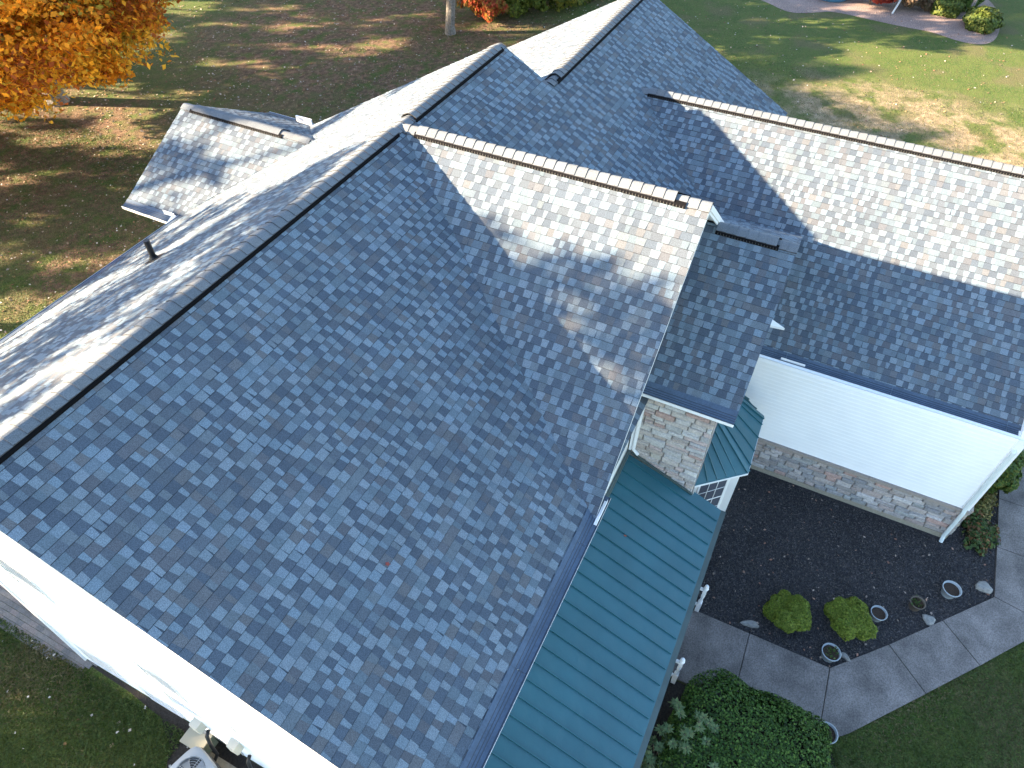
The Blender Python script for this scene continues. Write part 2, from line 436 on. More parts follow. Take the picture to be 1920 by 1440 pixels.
def window(house, O, U, N, w, h, glass='glass', muntins=(0, 0), rail=True, proud=.012, casing=.07, label=None):
    """O lower-left corner of the pane on the wall face"""
    O, U, N = Vector(O), Vector(U), Vector(N); Z = Vector((0, 0, 1)); P = lambda u, z, n: tuple(O+U*u+Z*z+N*n)
    def slab(mb, u0, u1, a, b, n0, n1):
        mb.hexa([P(u0, a, n0), P(u1, a, n0), P(u1, a, n1), P(u0, a, n1), P(u0, b, n0), P(u1, b, n0), P(u1, b, n1), P(u0, b, n1)])
    f = MB(); c = casing
    slab(f, -c, 0, -c, h+c, 0, proud); slab(f, w, w+c, -c, h+c, 0, proud); slab(f, 0, w, h, h+c, 0, proud); slab(f, 0, w, -c, 0, 0, proud+.008)
    if rail: slab(f, 0, w, h*.5-.02, h*.5+.02, .004, proud-.006)
    for i in range(muntins[0]):
        u = w*(i+1)/(muntins[0]+1); slab(f, u-.006, u+.006, 0, h, .004, .012)
    for i in range(muntins[1]):
        z = h*(i+1)/(muntins[1]+1); slab(f, 0, w, z-.006, z+.006, .0045, .0125)
    fr = f.build('window', M['whitetrim'], house)
    if label: fr['label'] = label
    g = MB(); g.poly([P(0, 0, .002), P(w, 0, .002), P(w, h, .002), P(0, h, .002)]); g.build('pane', M[glass], fr)
    return fr

# ---------------------------------------------------------------- ground
H, p = 8.1, .558
WF, WR, XA, YC, XC, XB, YB, PB = 5.967, 6.073, 13.503, 1.197, 20.354, 9.295, 6.036, .765
XS, ZS, YS, PS, WS = 10.775, 6.779, 7.546, .563, 3.037
XG, ZG, PG, WG = 16.031, 6.603, .650, 4.644
DX, DZ, DWL, DWR, DY, PD = 11.108, 5.935, 2.694, 2.748, -8.066, .531
GX, GY, GF = 11.10, 12.85, 13.12

g = MB(); n = 40
g.poly([(-250, -250, -.012), (300, -250, -.012), (300, 250, -.012), (-250, 250, -.012)])
tag(g.build('lawn', M['lawn']), kind='structure')
g = MB(); g.poly([(5.2, 7.3, -.006), (6.72, 11.0, -.006), (9.96, 13.98, -.006), (14.6, 13.98, -.006), (14.6, 12.6, -.006), (11.3, 12.6, -.006), (11.3, 5.6, -.006), (5.2, 5.6, -.006)])
tag(g.build('mulch_bed', M['mulch']), kind='structure')
g = MB()
def sheet(pts, z): return [(x, y, z) for x, y in pts]
# bare soil beside the gable wall and under the shrubs
g.poly(sheet([(.12, -2.7), (.06, -2.6), (.03, -1.5), (-.06, -.6), (-.35, -.1), (-1.1, .5), (-1.2, 1.6), (-.9, 3.2), (.12, 3.4)], -.008))
g.poly(sheet([(.2, 7.95), (5.1, 7.95), (5.1, 11.3), (4.5, 11.5), (.2, 11.3)], -.004))
tag(g.build('soil_bed', M['dirt']), kind='structure')
g = MB()
bed = [(44.6, -1.2), (44.0, 1.2), (42.6, 2.9), (43.4, 4.2), (44.1, 5.0), (43.7, 7.3), (43.5, 9.0), (43.5, 10.2), (42.7, 11.6), (42.9, 12.8), (44.2, 13.3), (46.5, 13.4), (50, 13.0), (56, 9), (56, 0), (50, -3)]
for _ in range(3):
    bed = [((1-t)*a[0]+t*b[0], (1-t)*a[1]+t*b[1]) for a, b in zip(bed, bed[1:]+bed[:1]) for t in (.25, .75)]
g.poly(sheet(bed, -.004)); tag(g.build('gravel_bed', M['gravel']), kind='structure')
# concrete walk: separate slabs with open joints
g = MB()
def slab(pts, z=.045):
    c = Vector((sum(p_[0] for p_ in pts)/len(pts), sum(p_[1] for p_ in pts)/len(pts), 0)); q = []
    for x, y in pts:
        v = Vector((x, y, 0)); q.append(v+(c-v).normalized()*.012)
    g.prism([(v.x, v.y, z) for v in q], (0, 0, -.12)); e = .022
    # slightly sunken centre reads as the tooled edge
slabs = [[(6.72, 8.0), (5.12, 8.0), (5.12, 9.33), (6.73, 9.30)], [(6.73, 9.30), (5.12, 9.33), (5.13, 10.98), (6.74, 10.95)],
         [(6.74, 10.95), (5.13, 10.98), (5.6, 11.5), (7.06, 12.77), (7.79, 11.98)],
         [(7.79, 11.98), (7.06, 12.77), (8.16, 13.72), (8.87, 12.96)], [(8.87, 12.96), (8.16, 13.72), (9.28, 14.66), (9.75, 15.05), (9.96, 13.94)],
         [(9.96, 13.94), (9.75, 15.05), (10.3, 15.42), (11.35, 15.45), (11.35, 13.96)],
         [(11.35, 13.96), (11.35, 15.45), (12.85, 15.45), (12.85, 13.97)], [(12.85, 13.97), (12.85, 15.45), (14.4, 15.45), (14.4, 13.98)],
         [(14.4, 13.98), (14.4, 15.45), (16.0, 15.45), (16.0, 13.98)]]
for s in slabs: slab(s)
tag(g.build('walkway', M['concrete']), kind='structure')
# paver apron beside the gable wall
g = MB(); random.seed(4)
y = -9.0
while y < -2.7:
    for i in range(7):
        x0 = .52-i*.105-(-y-2.8)*.0; wob = .62 - .0
        if x0 < .02-max(0, min(.62, (-2.75-y)*.16)): continue
        off = .1 if i % 2 else 0
        c = jit(random.choice([(.17, .16, .155), (.20, .185, .175), (.15, .145, .145), (.21, .18, .17)]), .1)
        g.box(x0-.102, x0-.003, y+off, y+off+.197, -.03, .012+random.uniform(0, .003), c)
    y += .2
tag(g.build('patio', M['paver']), kind='structure')

# ---------------------------------------------------------------- the house
house = empty('house', (0, 0, 0))
tag(house, 'white vinyl-sided house with grey shingle roof, stone veneer and teal metal porch roof', 'house')
cA = 1/math.hypot(1, p)
def down(slope, hx, hy):
    v = Vector((hx, hy, -slope)); return v.normalized()
def L(slope, w): return w*math.hypot(1, slope)   # horizontal run -> slope length
# main front slope, then the lower coplanar stretch beyond it
kf = math.hypot(1, p)
roof_slope(house, 'roof_slope', (0, 0, H), (1, 0, 0), down(p, 0, 1), [(0, 0), (XA, 0), (XA, WF*kf), (0, WF*kf)], 'large shaded front slope of dark grey shingles', 1)
roof_slope(house, 'roof_slope', (0, 0, H), (1, 0, 0), down(p, 0, 1), [(XA, YC*kf), (XC, YC*kf), (XC, WF*kf), (XA, WF*kf)], 'front slope of the lower far ridge', 2)
roof_slope(house, 'roof_slope', (0, 0, H), (1, 0, 0), down(p, 0, -1), [(0, 0), (XA, 0), (XA, WR*kf), (0, WR*kf)], 'sunlit rear slope dappled with tree shade', 3)
ZC = H-p*YC; RC = 5.2
roof_slope(house, 'roof_slope', (0, YC, ZC), (1, 0, 0), down(p, 0, -1), [(XA-1.2, 0), (XC, 0), (XC, RC*kf), (XA-1.2, RC*kf)], 'sunlit rear slope of the lower far ridge', 4)
# front cross gable
kb = math.hypot(1, PB); vw = p*YB/PB
roof_slope(house, 'roof_slope', (XB, 0, H), (0, 1, 0), down(PB, -1, 0), [(0, 0), (YB, 0), (YB, vw*kb+.03), (YB-.03, vw*kb+.03)], 'half sunlit left slope of the front gable', 5, thick=.06)
roof_slope(house, 'roof_slope', (XB, 0, H), (0, 1, 0), down(PB, 1, 0), [(0, 0), (YB, 0), (YB, vw*kb+.03), (YB-.03, vw*kb+.03)], None, 6)
# stone bay gable
ks = math.hypot(1, PS)
roof_slope(house, 'roof_slope', (XS, 5.72, ZS), (0, 1, 0), down(PS, -1, 0), [(0, 0), (YS-5.72, 0), (YS-5.72, WS*ks), (0, WS*ks)], 'shaded narrow slope above the stone wall', 7)
roof_slope(house, 'roof_slope', (XS, 5.72, ZS), (0, 1, 0), down(PS, 1, 0), [(0, 0), (YS-5.72, 0), (YS-5.72, 3.0*ks), (0, 3.0*ks)], None, 8)
# garage wing
kg = math.hypot(1, PG); yg0 = (H-ZG)/p
roof_slope(house, 'roof_slope', (XG, 0, ZG), (0, 1, 0), down(PG, -1, 0), [[(yg0-.02, 0), (GF, 0), (GF, 2.68*kg), (5.78, 2.68*kg)], [(5.78, 2.68*kg), (GF, 2.68*kg), (GF, WG*kg), (5.78, WG*kg)]], 'garage wing slope, sunlit above and shaded below', 9)
roof_slope(house, 'roof_slope', (XG, 0, ZG), (0, 1, 0), down(PG, 1, 0), [[(yg0-.02, 0), (GF, 0), (GF, 2.68*kg), (5.78, 2.68*kg)], [(5.78, 2.68*kg), (GF, 2.68*kg), (GF, WG*kg), (5.78, WG*kg)]], None, 10)
# rear cross gable
kd = math.hypot(1, PD)
yd = -(H-DZ)/p
roof_slope(house, 'roof_slope', (DX, 0, DZ), (0, -1, 0), down(PD, -1, 0), [[(-yd, 0), (-DY, 0), (-DY, 2.25*kd), (WR-.02, 2.25*kd)], [(WR-.02, 2.25*kd), (-DY, 2.25*kd), (-DY, DWL*kd), (WR-.02, DWL*kd)]], 'dappled left slope of the small rear gable', 11)
roof_slope(house, 'roof_slope', (DX, 0, DZ), (0, -1, 0), down(PD, 1, 0), [[(-yd, 0), (-DY, 0), (-DY, 2.25*kd), (WR-.02, 2.25*kd)], [(WR-.02, 2.25*kd), (-DY, 2.25*kd), (-DY, DWR*kd), (WR-.02, DWR*kd)]], None, 12)

# ridges
ridge_cap(house, (0, 0, H), (9.15, 0, H), p, p, True, .5, .28, side=(0, 1, 0), seed=1, expo=.192, fleck=False)
ridge_cap(house, (9.62, 0, H), (XA, 0, H), p, p, True, .0, .3, side=(0, 1, 0), seed=2, expo=.192, fleck=False)
ridge_cap(house, (9.15, 0, H-.004), (9.66, 0, H-.004), p, p, False, side=(0, 1, 0), seed=3)
ridge_cap(house, (XA+.02, YC, ZC), (XC, YC, ZC), p, p, True, .25, .3, side=(0, 1, 0), seed=4, fleck=False)
ridge_cap(house, (XB, YB, H), (XB, .1, H), PB, PB, True, .42, .42, side=(-1, 0, 0), seed=5, expo=.2)
ridge_cap(house, (XS, YS, ZS), (XS, 6.0, ZS), PS, PS, True, .35, .15, side=(-1, 0, 0), seed=6, expo=.19)
ridge_cap(house, (XG, GF, ZG), (XG, yg0-.15, ZG), PG, PG, True, .4, .5, side=(-1, 0, 0), seed=7, expo=.2)
ridge_cap(house, (DX, DY, DZ), (DX, yd-.1, DZ), PD, PD, True, .35, .9, side=(-1, 0, 0), seed=8, expo=.2)

# ---- walls
WX = .13
def gable_top(apex_y, apex_z, s, y0, y1):
    def f(z):
        if z >= apex_z-.02: return None
        r = (apex_z-z)/s; a, b = max(y0, apex_y-r), min(y1, apex_y+r)
        return (a, b) if b > a else None
    return f
zcap = H-.13*kf
siding('gable_wall', house, (WX, 0, .25), (0, 1, 0), 1, .25, zcap, (-1, 0, 0), toph=gable_top(0, zcap, p, -2.74, 5.75))
# the rear part of the gable wall turns slightly in
dv = Vector((.36, -3.14, 0)).normalized(); nv = Vector((-3.14, -.36, 0)).normalized()
def f_turn(z):
    r = (zcap-z)/p
    if r <= 2.74: return None
    return (0, min(r, 5.8)-2.74)
siding('gable_wall', house, (WX, -2.74, .12), tuple(dv), 1, .12, zcap, tuple(nv), toph=f_turn)
w = MB()
w.box(WX+.01, .4, -2.7, 5.74, -.1, .25); w.hexa([(WX, -2.74, -.1), (WX+.36, -5.88, -.1), (WX+.6, -5.88, -.1), (WX+.3, -2.74, -.1), (WX, -2.74, .12), (WX+.36, -5.88, .12), (WX+.6, -5.88, .12), (WX+.3, -2.74, .12)])
w.build('foundation', M['white'], house)
w = MB(); w.bar((WX-.012, -2.74, .1), (WX-.012, -2.74, 6.3), .09, .03, up=(0, 1, 0)); w.build('corner_board', M['whitetrim'], house)
w = MB(); w.bar((WX-.012, 5.70, .1), (WX-.012, 5.70, 4.75), .09, .03, up=(0, 1, 0))
w.build('corner_board', M['whitetrim'], house)
# front, rear and far walls
w = MB()
w.box(.15, 7.88, 5.60, 5.75, 0, 4.74); w.box(.5, XA-.15, -5.85, -5.7, 0, 4.70)
w.hexa([(13.25, -5.8, 0), (13.38, -5.8, 0), (13.38, 5.7, 0), (13.25, 5.7, 0), (13.25, -5.8, 4.6), (13.38, -5.8, 4.6), (13.38, 5.7, 4.6), (13.25, 5.7, 4.6)])
w.prism([(13.2, -5.8, 4.6), (13.2, 5.7, 4.6), (13.2, 0, 7.82)], (.15, 0, 0))
w.prism([(XC-.3, -3.7, 0), (XC-.3, 5.7, 0), (XC-.3, 5.7, 4.6), (XC-.3, YC, ZC-.25), (XC-.3, -3.7, 4.6)], (.12, 0, 0))
w.box(13.3, XC-.2, 5.6, 5.72, 0, 4.7)
w.box(DX-1.5, DX+2.45, -7.3, -5.8, 0, 4.45); w.prism([(DX-2.2, -7.8, 4.6), (DX+2.2, -7.8, 4.6), (DX, -7.8, DZ-.2)], (0, .12, 0))
w.build('wall', M['white'], house)
siding('gable_wall', house, (XB, 5.76, 4.6), (-1, 0, 0), 1, 4.6, H-.2, (0, 1, 0), toph=lambda z: (-(H-.2-z)/PB, (H-.2-z)/PB) if z < H-.25 else None)
# rake boards of the front gable
w = MB()
for s in (-1, 1):
    e_ = vw-.12 if s < 0 else vw; w.bar((XB+s*.02, YB-.03, H-.13), (XB+s*e_, YB-.03, H-.13-PB*e_), .024, .12)
w.build('rake_board', M['whitetrim'], house)
# stone bay: left wall, front wall
stone_wall('stone_wall', house, (7.935, 5.76, .0), (0, 1, 0), 1.475, 4.90, 21, .05, N=(-1, 0, 0),
           cols=[(.50, .42, .37), (.47, .42, .38), (.53, .47, .43), (.44, .39, .36), (.45, .43, .42), (.56, .53, .50), (.49, .39, .36), (.48, .45, .43), (.50, .45, .39)])
w = MB(); w.box(7.94, 13.3, 7.0, 7.2, 0, 4.95); w.prism([(7.94, 7.2, 4.95), (13.4, 7.2, 4.95), (XS, 7.2, ZS-.18)], (0, -.12, 0)); w.box(7.94, 8.1, 5.76, 7.1, 0, 4.95)
w.build('wall', M['white'], house)
stone_wall('stone_wall', house, (7.94, 7.2, 0), (1, 0, 0), 3.1, 4.9, 22, .04, N=(0, 1, 0))
w = MB(); w.bar((7.90, 5.80, 2.9), (7.90, 5.80, 4.95), .09, .05, up=(0, 1, 0)); w.box(7.86, 7.9, 5.76, 7.26, 4.86, 5.0); w.build('corner_board', M['whitetrim'], house)
# the white return lying where the right eave of the bay gable meets the garage slope
zg = lambda x: ZG-PG*(XG-x)
w = MB(); a = [(11.84, 7.50, zg(11.84)+.02), (11.98, 7.50, zg(11.98)+.02), (11.868, 7.865, zg(11.868)+.02)]
w.prism([(q[0], q[1], q[2]+.05) for q in a], (0, 0, -.06)); w.build('rake_return', M['whitetrim'], house)

# garage wing
siding('garage_wall', house, (GX, 5.8, 1.19), (0, 1, 0), GY-5.8, 1.19, 3.62, (-1, 0, 0), expo=.112)
stone_wall('stone_wainscot', house, (GX-.0, 5.8, .14), (0, 1, 0), GY-5.75, .96, 23, .05, N=(-1, 0, 0),
           cols=[(.38, .33, .30), (.35, .32, .30), (.43, .39, .37), (.33, .30, .28), (.32, .32, .31), (.48, .45, .43), (.39, .32, .29), (.29, .28, .28)])
stone_wall('stone_wainscot', house, (GX, GY+.05, .14), (1, 0, 0), 3.0, .96, 24, .05, N=(0, 1, 0))
w = MB()
y = 5.8
while y < GY-.02:
    y2 = min(y+.62, GY+.07); w.box(GX-.075, GX+.02, y+.003, y2-.003, 1.10, 1.19); y = y2
w.box(GX, GX+3, GY, GY+.12, 1.1, 1.19); w.build('stone_sill', M['sill'], house)
w = MB(); w.box(GX-.03, GX+.1, 5.8, GY+.04, -.1, .14); w.box(GX, 21, GY-.1, GY+.04, -.1, .14); w.build('foundation', M['foundation'], house)
w = MB(); w.box(GX+.02, 20.9, GY-.13, GY, 1.19, 3.6); w.prism([(GX+.02, GY, 3.6), (20.9, GY, 3.6), (XG, GY, ZG-.2)], (0, -.1, 0)); w.box(20.85, 20.95, 5.8, GY-.1, 0, 3.6)
w.box(GX+.02, GX+.1, 5.8, GY-.1, 0, 3.62)
w.build('wall', M['white'], house)
w = MB(); w.box(GX-.03, GX, GY-.14, GY+.03, 1.19, 3.62); w.box(GX, GX+.12, GY, GY+.03, 1.19, 3.6); w.build('corner_board', M['whitetrim'], house)
w = MB(); w.box(XG-WG+.03, GX+.02, 7.2, GF, 3.50, 3.53); w.box(.2, 7.88, 5.7, WF-.03, 4.60, 4.63); w.build('soffit', M['whitetrim'], house)
w = MB()
w.tube([(XG-WG-.06, GY-.08, 3.52), (GX-.06, GY-.08, 3.30), (GX-.06, GY-.08, 1.32), (GX-.125, GY-.08, 1.16), (GX-.125, GY-.08, .22), (GX-.21, GY-.08, .06)], .045, 6)
w.build('downspout', M['greypipe'], house)
w = MB(); w.tube([(7.80, 6.02, 4.9), (7.86, 5.89, 4.72), (7.86, 5.87, 3.10), (7.85, 5.99, 3.0)], .04, 6); w.build('downspout', M['whitetrim'], house)

# ---- gutters
ez = lambda s, w_, z0: z0-s*w_
gutter(house, (0, WF, ez(p, WF, H)+.0), (5.42, WF, ez(p, WF, H)), (0, 1, 0), splash=(4.82, 5.32), guard_in=.1, w=.15)
gutter(house, (XG-WG, 5.9, ez(PG, WG, ZG)), (XG-WG, GF, ez(PG, WG, ZG)), (-1, 0, 0), splash=(2.1, 2.62), guard_in=.09)
gutter(house, (XS-WS, 5.84, ez(PS, WS, ZS)), (XS-WS, YS, ez(PS, WS, ZS)), (-1, 0, 0), guard_in=.12, w=.14)
gutter(house, (DX-DWL, -6.2, ez(PD, DWL, DZ)), (DX-DWL, DY, ez(PD, DWL, DZ)), (-1, 0, 0), guard_in=.1)
gutter(house, (DX+DWR, -6.2, ez(PD, DWR, DZ)), (DX+DWR, DY, ez(PD, DWR, DZ)), (1, 0, 0), guard_in=.1)
gutter(house, (0, -WR, ez(p, WR, H)), (DX-DWL, -WR, ez(p, WR, H)), (0, -1, 0), guard_in=.02)
# white diverters at the two inner corners of the rear gable
w = MB(); zd = ez(PD, DWL, DZ)
w.bar((8.46, -6.78, zd+.10), (8.46, -6.42, zd+.10), .008, .12); w.bar((8.46, -6.42, zd+.08), (8.10, -6.36, zd-.0), .10, .08)
w.build('splash_guard', M['whitetrim'], house); w = MB()
zr = ez(PD, DWR, DZ); w.bar((13.78, -6.85, zr+.14), (13.78, -6.3, zr+.14), .05, .20); w.build('splash_guard', M['whitetrim'], house)

# ---- vent pipe
w = MB(); w.tube([(5.77, -3.68, 5.9), (5.77, -3.68, 6.49)], .058, 12); w.tube([(5.77, -3.68, 6.03), (5.77, -3.68, 6.13)], [.11, .068], 12)
bz = lambda y: H-p*abs(y)+.014
w.poly([(5.62, -3.50, bz(3.50)), (5.92, -3.50, bz(3.50)), (5.92, -3.86, bz(3.86)), (5.62, -3.86, bz(3.86))])
w.build('vent_pipe', M['black'], house)

# ---- windows of the white gable wall
lw = (0, 1, 0); ln_ = (-1, 0, 0)
for (y0, z0, ww, hh) in [(-1.62, 4.25, .72, 1.35), (1.05, 4.62, .85, 1.2), (-2.66, 2.55, .8, .85), (.33, 1.85, .62, 1.5), (2.0, 2.3, .75, 1.25), (-2.35, .45, .85, .75), (-.85, .35, .8, .4), (3.9, 4.2, .8, 1.0)]:
    window(house, (WX-.015, y0, z0), lw, ln_, ww, hh, 'glass', rail=False)

# ---- porch: standing seam roof, posts, floor
pz = lambda y: 2.967-.43*(y-5.812)
w = MB(); kp = math.hypot(1, .43)
w.prism([(-.1, 5.76, pz(5.76)), (7.80, 5.76, pz(5.76)), (7.88, 7.27, pz(7.27)), (7.975, 7.27, pz(7.27)), (7.975, 7.90, pz(7.90)), (-.1, 7.90, pz(7.90))], (0, 0, -.05))
x = 7.67
while x > -.05:
    w.hexa([(x-.012, 5.80, pz(5.80)), (x+.011, 5.80, pz(5.80)), (x+.011, 7.88, pz(7.88)), (x-.011, 7.88, pz(7.88)),
            (x-.008, 5.80, pz(5.80)+.036), (x+.008, 5.80, pz(5.80)+.036), (x+.008, 7.88, pz(7.88)+.036), (x-.008, 7.88, pz(7.88)+.036)])
    x -= .306
pr_ = w.build('porch_roof', M['teal'], house)
w = MB(); w.box(-.12, 7.98, 7.90, 8.0, pz(7.9)-.14, pz(7.9)-.0); w.box(-.1, 7.90, 5.765, 5.83, pz(5.8)+.003, pz(5.8)+.07)
w.bar((7.86, 5.85, pz(5.85)+.03), (7.86, 7.25, pz(7.25)+.03), .03, .05); w.build('drip_edge', M['tealdark'], pr_)
w = MB(); w.box(-.0, 7.9, 5.75, 7.86, -.1, .15); w.build('porch_floor', M['concrete'], house)
w = MB(); w.box(-.05, 7.93, 7.70, 7.86, pz(7.9)-.36, pz(7.9)-.075); w.build('porch_beam', M['whitetrim'], house)
for x in (.2, 2.6, 4.95, 6.85):
    w = MB(); w.box(x-.07, x+.07, 7.71, 7.85, .15, .5); w.lathe((x, 7.78, 0), [(.05, .5), (.065, .56), (.045, .62), (.055, 1.0), (.045, 1.4), (.065, 1.45), (.05, 1.5)], 12); w.box(x-.07, x+.07, 7.71, 7.85, 1.5, 1.72)
    w.build('porch_post', M['whitetrim'], house)
w = MB(); w.box(2.2, 3.2, 5.72, 5.8, .15, 2.2); w.build('door', M['tealdark'], house)

# ---- angled bay window with metal hip roof
zt, zb = 3.3, 2.5
E0, E1, E2, E3 = (8.02, 7.24, zb), (8.83, 8.15, zb), (10.46, 8.10, zb), (11.02, 7.50, zb)
T0, T1, T2, T3 = (8.35, 7.24, zt), (9.18, 7.24, zt), (10.15, 7.24, zt), (10.98, 7.24, zt)
T0 = (8.05, 7.24, zb+.03)
w = MB()
def panel(poly, nrib, a0, a1, b0, b1):
    w.prism(poly, (0, 0, -.04))
    a0, a1, b0, b1 = map(Vector, (a0, a1, b0, b1))
    n_ = (a1-a0).cross(b0-a0).normalized(); n_ = n_ if n_.z > 0 else -n_
    for i in range(nrib):
        t = (i+.5)/nrib; A_ = a0.lerp(a1, t); B_ = b0.lerp(b1, t)
        w.bar(tuple(A_+n_*.014), tuple(B_+n_*.014), .016, .028, up=tuple(n_))
panel([E0, E1, T1], 4, (8.30, 7.24, 2.77), (9.10, 7.24, 3.25), (8.14, 7.36, zb), (8.74, 8.0, zb))
panel([E1, E2, T2, T1], 4, T1, T2, E1, E2)
panel([E2, E3, (11.02, 7.24, zb), T2], 2, (10.2, 7.24, 3.27), (10.9, 7.24, 2.7), (10.55, 8.0, zb), (10.97, 7.56, zb))
for a, b in ((T1, E1), (T2, E2)):
    w.bar((a[0], a[1], a[2]+.02), (b[0], b[1], b[2]+.02), .09, .03)
by = w.build('bay_roof', M['teal'], house)
w = MB()
for a, b in ((E0, E1), (E1, E2), (E2, E3)):
    w.bar((a[0], a[1], zb-.055), (b[0], b[1], zb-.055), .02, .05)
w.build('fascia', M['whitetrim'], by)
B0, B1, B2, B3 = (8.22, 7.24), (8.92, 7.95), (10.36, 7.95), (11.0, 7.28)
w = MB()
w.prism([(B0[0], B0[1], zb-.04), (B1[0], B1[1], zb-.04), (B2[0], B2[1], zb-.04), (B3[0], B3[1], zb-.04)], (0, 0, -zb+.02))
for q in (B1, B2): w.box(q[0]-.075, q[0]+.075, q[1]-.075, q[1]+.075, .02, zb-.05)
w.build('bay_wall', M['white'], house)
dL = (Vector((*B1, 0))-Vector((*B0, 0))).normalized(); nL = Vector((-dL.y, dL.x, 0)); nL = nL if nL.x < 0 else -nL
window(house, (B0[0]+dL.x*.14+nL.x*.004, B0[1]+dL.y*.14+nL.y*.004, .75), tuple(dL), tuple(nL), .66, 1.45, 'darkglass', (2, 3), casing=.05)
window(house, (B1[0]+.2, B1[1]+.004, .75), (1, 0, 0), (0, 1, 0), 1.0, 1.45, 'darkglass', (3, 3), casing=.05)

# ---------------------------------------------------------------- foliage helpers
def leaf_mesh(name, cen, size, cols, material, parent=None, aspect=1.7, up=.35, nrm=None, loc=None, stuff=None):
    """cen (n,3) layout coordinates, one rhombic leaf each"""
    n = len(cen); r = RNG
    d = r.normal(size=(n, 3)); 
    nn = r.normal(size=(n, 3)); nn[:, 2] = np.abs(nn[:, 2])+up
    if nrm is not None: nn = nn*.55+nrm*1.0
    nn /= np.linalg.norm(nn, axis=1, keepdims=True)
    d -= nn*np.sum(d*nn, axis=1, keepdims=True); d /= np.linalg.norm(d, axis=1, keepdims=True)+1e-9
    e = np.cross(nn, d); s = (size*(.6+.8*r.random(n)))[:, None]
    a = cen-d*s*.5*aspect; c = cen+d*s*.5*aspect; b = cen+e*s*.5+nn*s*.08; f = cen-e*s*.5+nn*s*.08
    v = np.stack([a, b, c, f], axis=1).reshape(-1, 3)*np.array([1, -1, 1])
    org = np.zeros(3)
    me = bpy.data.meshes.new(name); o = bpy.data.objects.new(name, me); COL.objects.link(o)
    if parent is not None: o.parent = parent; org += np.array(parent.location)
    if loc is not None: lw = np.array(W(loc)); o.location = tuple(lw-org); org = lw
    v -= org
    me.vertices.add(4*n); me.vertices.foreach_set('co', v.ravel().astype(np.float32))
    me.loops.add(4*n); me.loops.foreach_set('vertex_index', np.arange(4*n, dtype=np.int32))
    me.polygons.add(n); me.polygons.foreach_set('loop_start', np.arange(0, 4*n, 4, dtype=np.int32)); me.polygons.foreach_set('loop_total', np.full(n, 4, dtype=np.int32))
    me.materials.append(material)
    at = me.color_attributes.new('Col', 'FLOAT_COLOR', 'CORNER'); cc = np.ones((n, 4, 4), dtype=np.float32); cc[:, :, :3] = cols[:, None, :]
    at.data.foreach_set('color', cc.ravel()); me.update(calc_edges=True); me.validate()
    return o
def palette(n, cols, jitter=.15, pick=None):
    cols = np.array(cols); i = RNG.integers(0, len(cols), n) if pick is None else pick
    return cols[i]*(1+RNG.normal(size=(n, 1))*jitter).clip(.5, 1.6)
def shell(n, c, r, thick=.25, nz=.15, freq=3.0, lower=-1, seed=0):
    """points near the surface of a lumpy ellipsoid, with normals"""
    q = RNG.normal(size=(n*2, 3)); q /= np.linalg.norm(q, axis=1, keepdims=True); q = q[q[:, 2] > lower][:n]
    ph = seed*1.7
    lump = 1+nz*(np.sin(q[:, 0]*freq+ph)*np.cos(q[:, 1]*freq*1.3+ph*2)+.6*np.sin(q[:, 2]*freq*2+q[:, 0]*freq+ph*3))
    rad = lump*(1-thick*RNG.random(len(q))**2)
    return np.array(c)+q*rad[:, None]*np.array(r), q/np.array(r)
GREENS = [(.05, .10, .015), (.07, .13, .02), (.035, .075, .015), (.09, .14, .03)]

def tree(name, label, base, h, trunk_r, crown_c, crown_r, nclump, per, leaf, cols, lean=(0, 0), density_r=.9, bark='bark', seed=1, group=None, low=-.8, holes=0):
    random.seed(seed)
    t = empty(name, base); tag(t, label, 'tree', group)
    mb = MB(); b = Vector(base); cc = Vector(crown_c)
    top = Vector((cc.x+lean[0], cc.y+lean[1], crown_c[2]+crown_r[2]*.55))
    mid = b.lerp(top, .35)+Vector((random.uniform(-.2, .2), random.uniform(-.2, .2), 0))
    mb.tube([tuple(b+Vector((0, 0, -.1))), tuple(b+Vector((0, 0, .35))), tuple(mid), tuple(b.lerp(top, .7)), tuple(top)], [trunk_r*1.35, trunk_r, trunk_r*.75, trunk_r*.42, trunk_r*.12], 10)
    cl = []
    for i in range(nclump):
        while True:
            q = Vector((random.uniform(-1, 1), random.uniform(-1, 1), random.uniform(low, 1)))
            if .25 < q.length < 1: break
        q = q*(.75+.25*random.random())/max(q.length, .72) if random.random() < .6 else q
        c = Vector((cc.x+q.x*crown_r[0], cc.y+q.y*crown_r[1], cc.z+q.z*crown_r[2])); cl.append(c)
        if i < 26:
            s = b.lerp(top, random.uniform(.3, .8)); m_ = s.lerp(c, .5)+Vector((0, 0, random.uniform(.0, .6)))
            mb.tube([tuple(s), tuple(m_), tuple(c)], [trunk_r*.32, trunk_r*.18, trunk_r*.05], 6)
    mb.build('trunk', M[bark], t)
    pts = []; ci = []
    for k, c in enumerate(cl):
        rr = density_r*random.uniform(.55, 1.25)
        x, _ = shell(per, c, (rr, rr, rr*.62), .75, .3, 2.5, seed=k)
        pts.append(x); ci.append(np.full(len(x), random.randrange(len(cols))))
    pts = np.concatenate(pts); ci = np.concatenate(ci); mixm = RNG.random(len(ci)) < .35; ci[mixm] = RNG.integers(0, len(cols), mixm.sum())
    leaf_mesh('crown', pts, leaf, palette(len(pts), cols, .22, ci), M['autumn'], t)
    return t

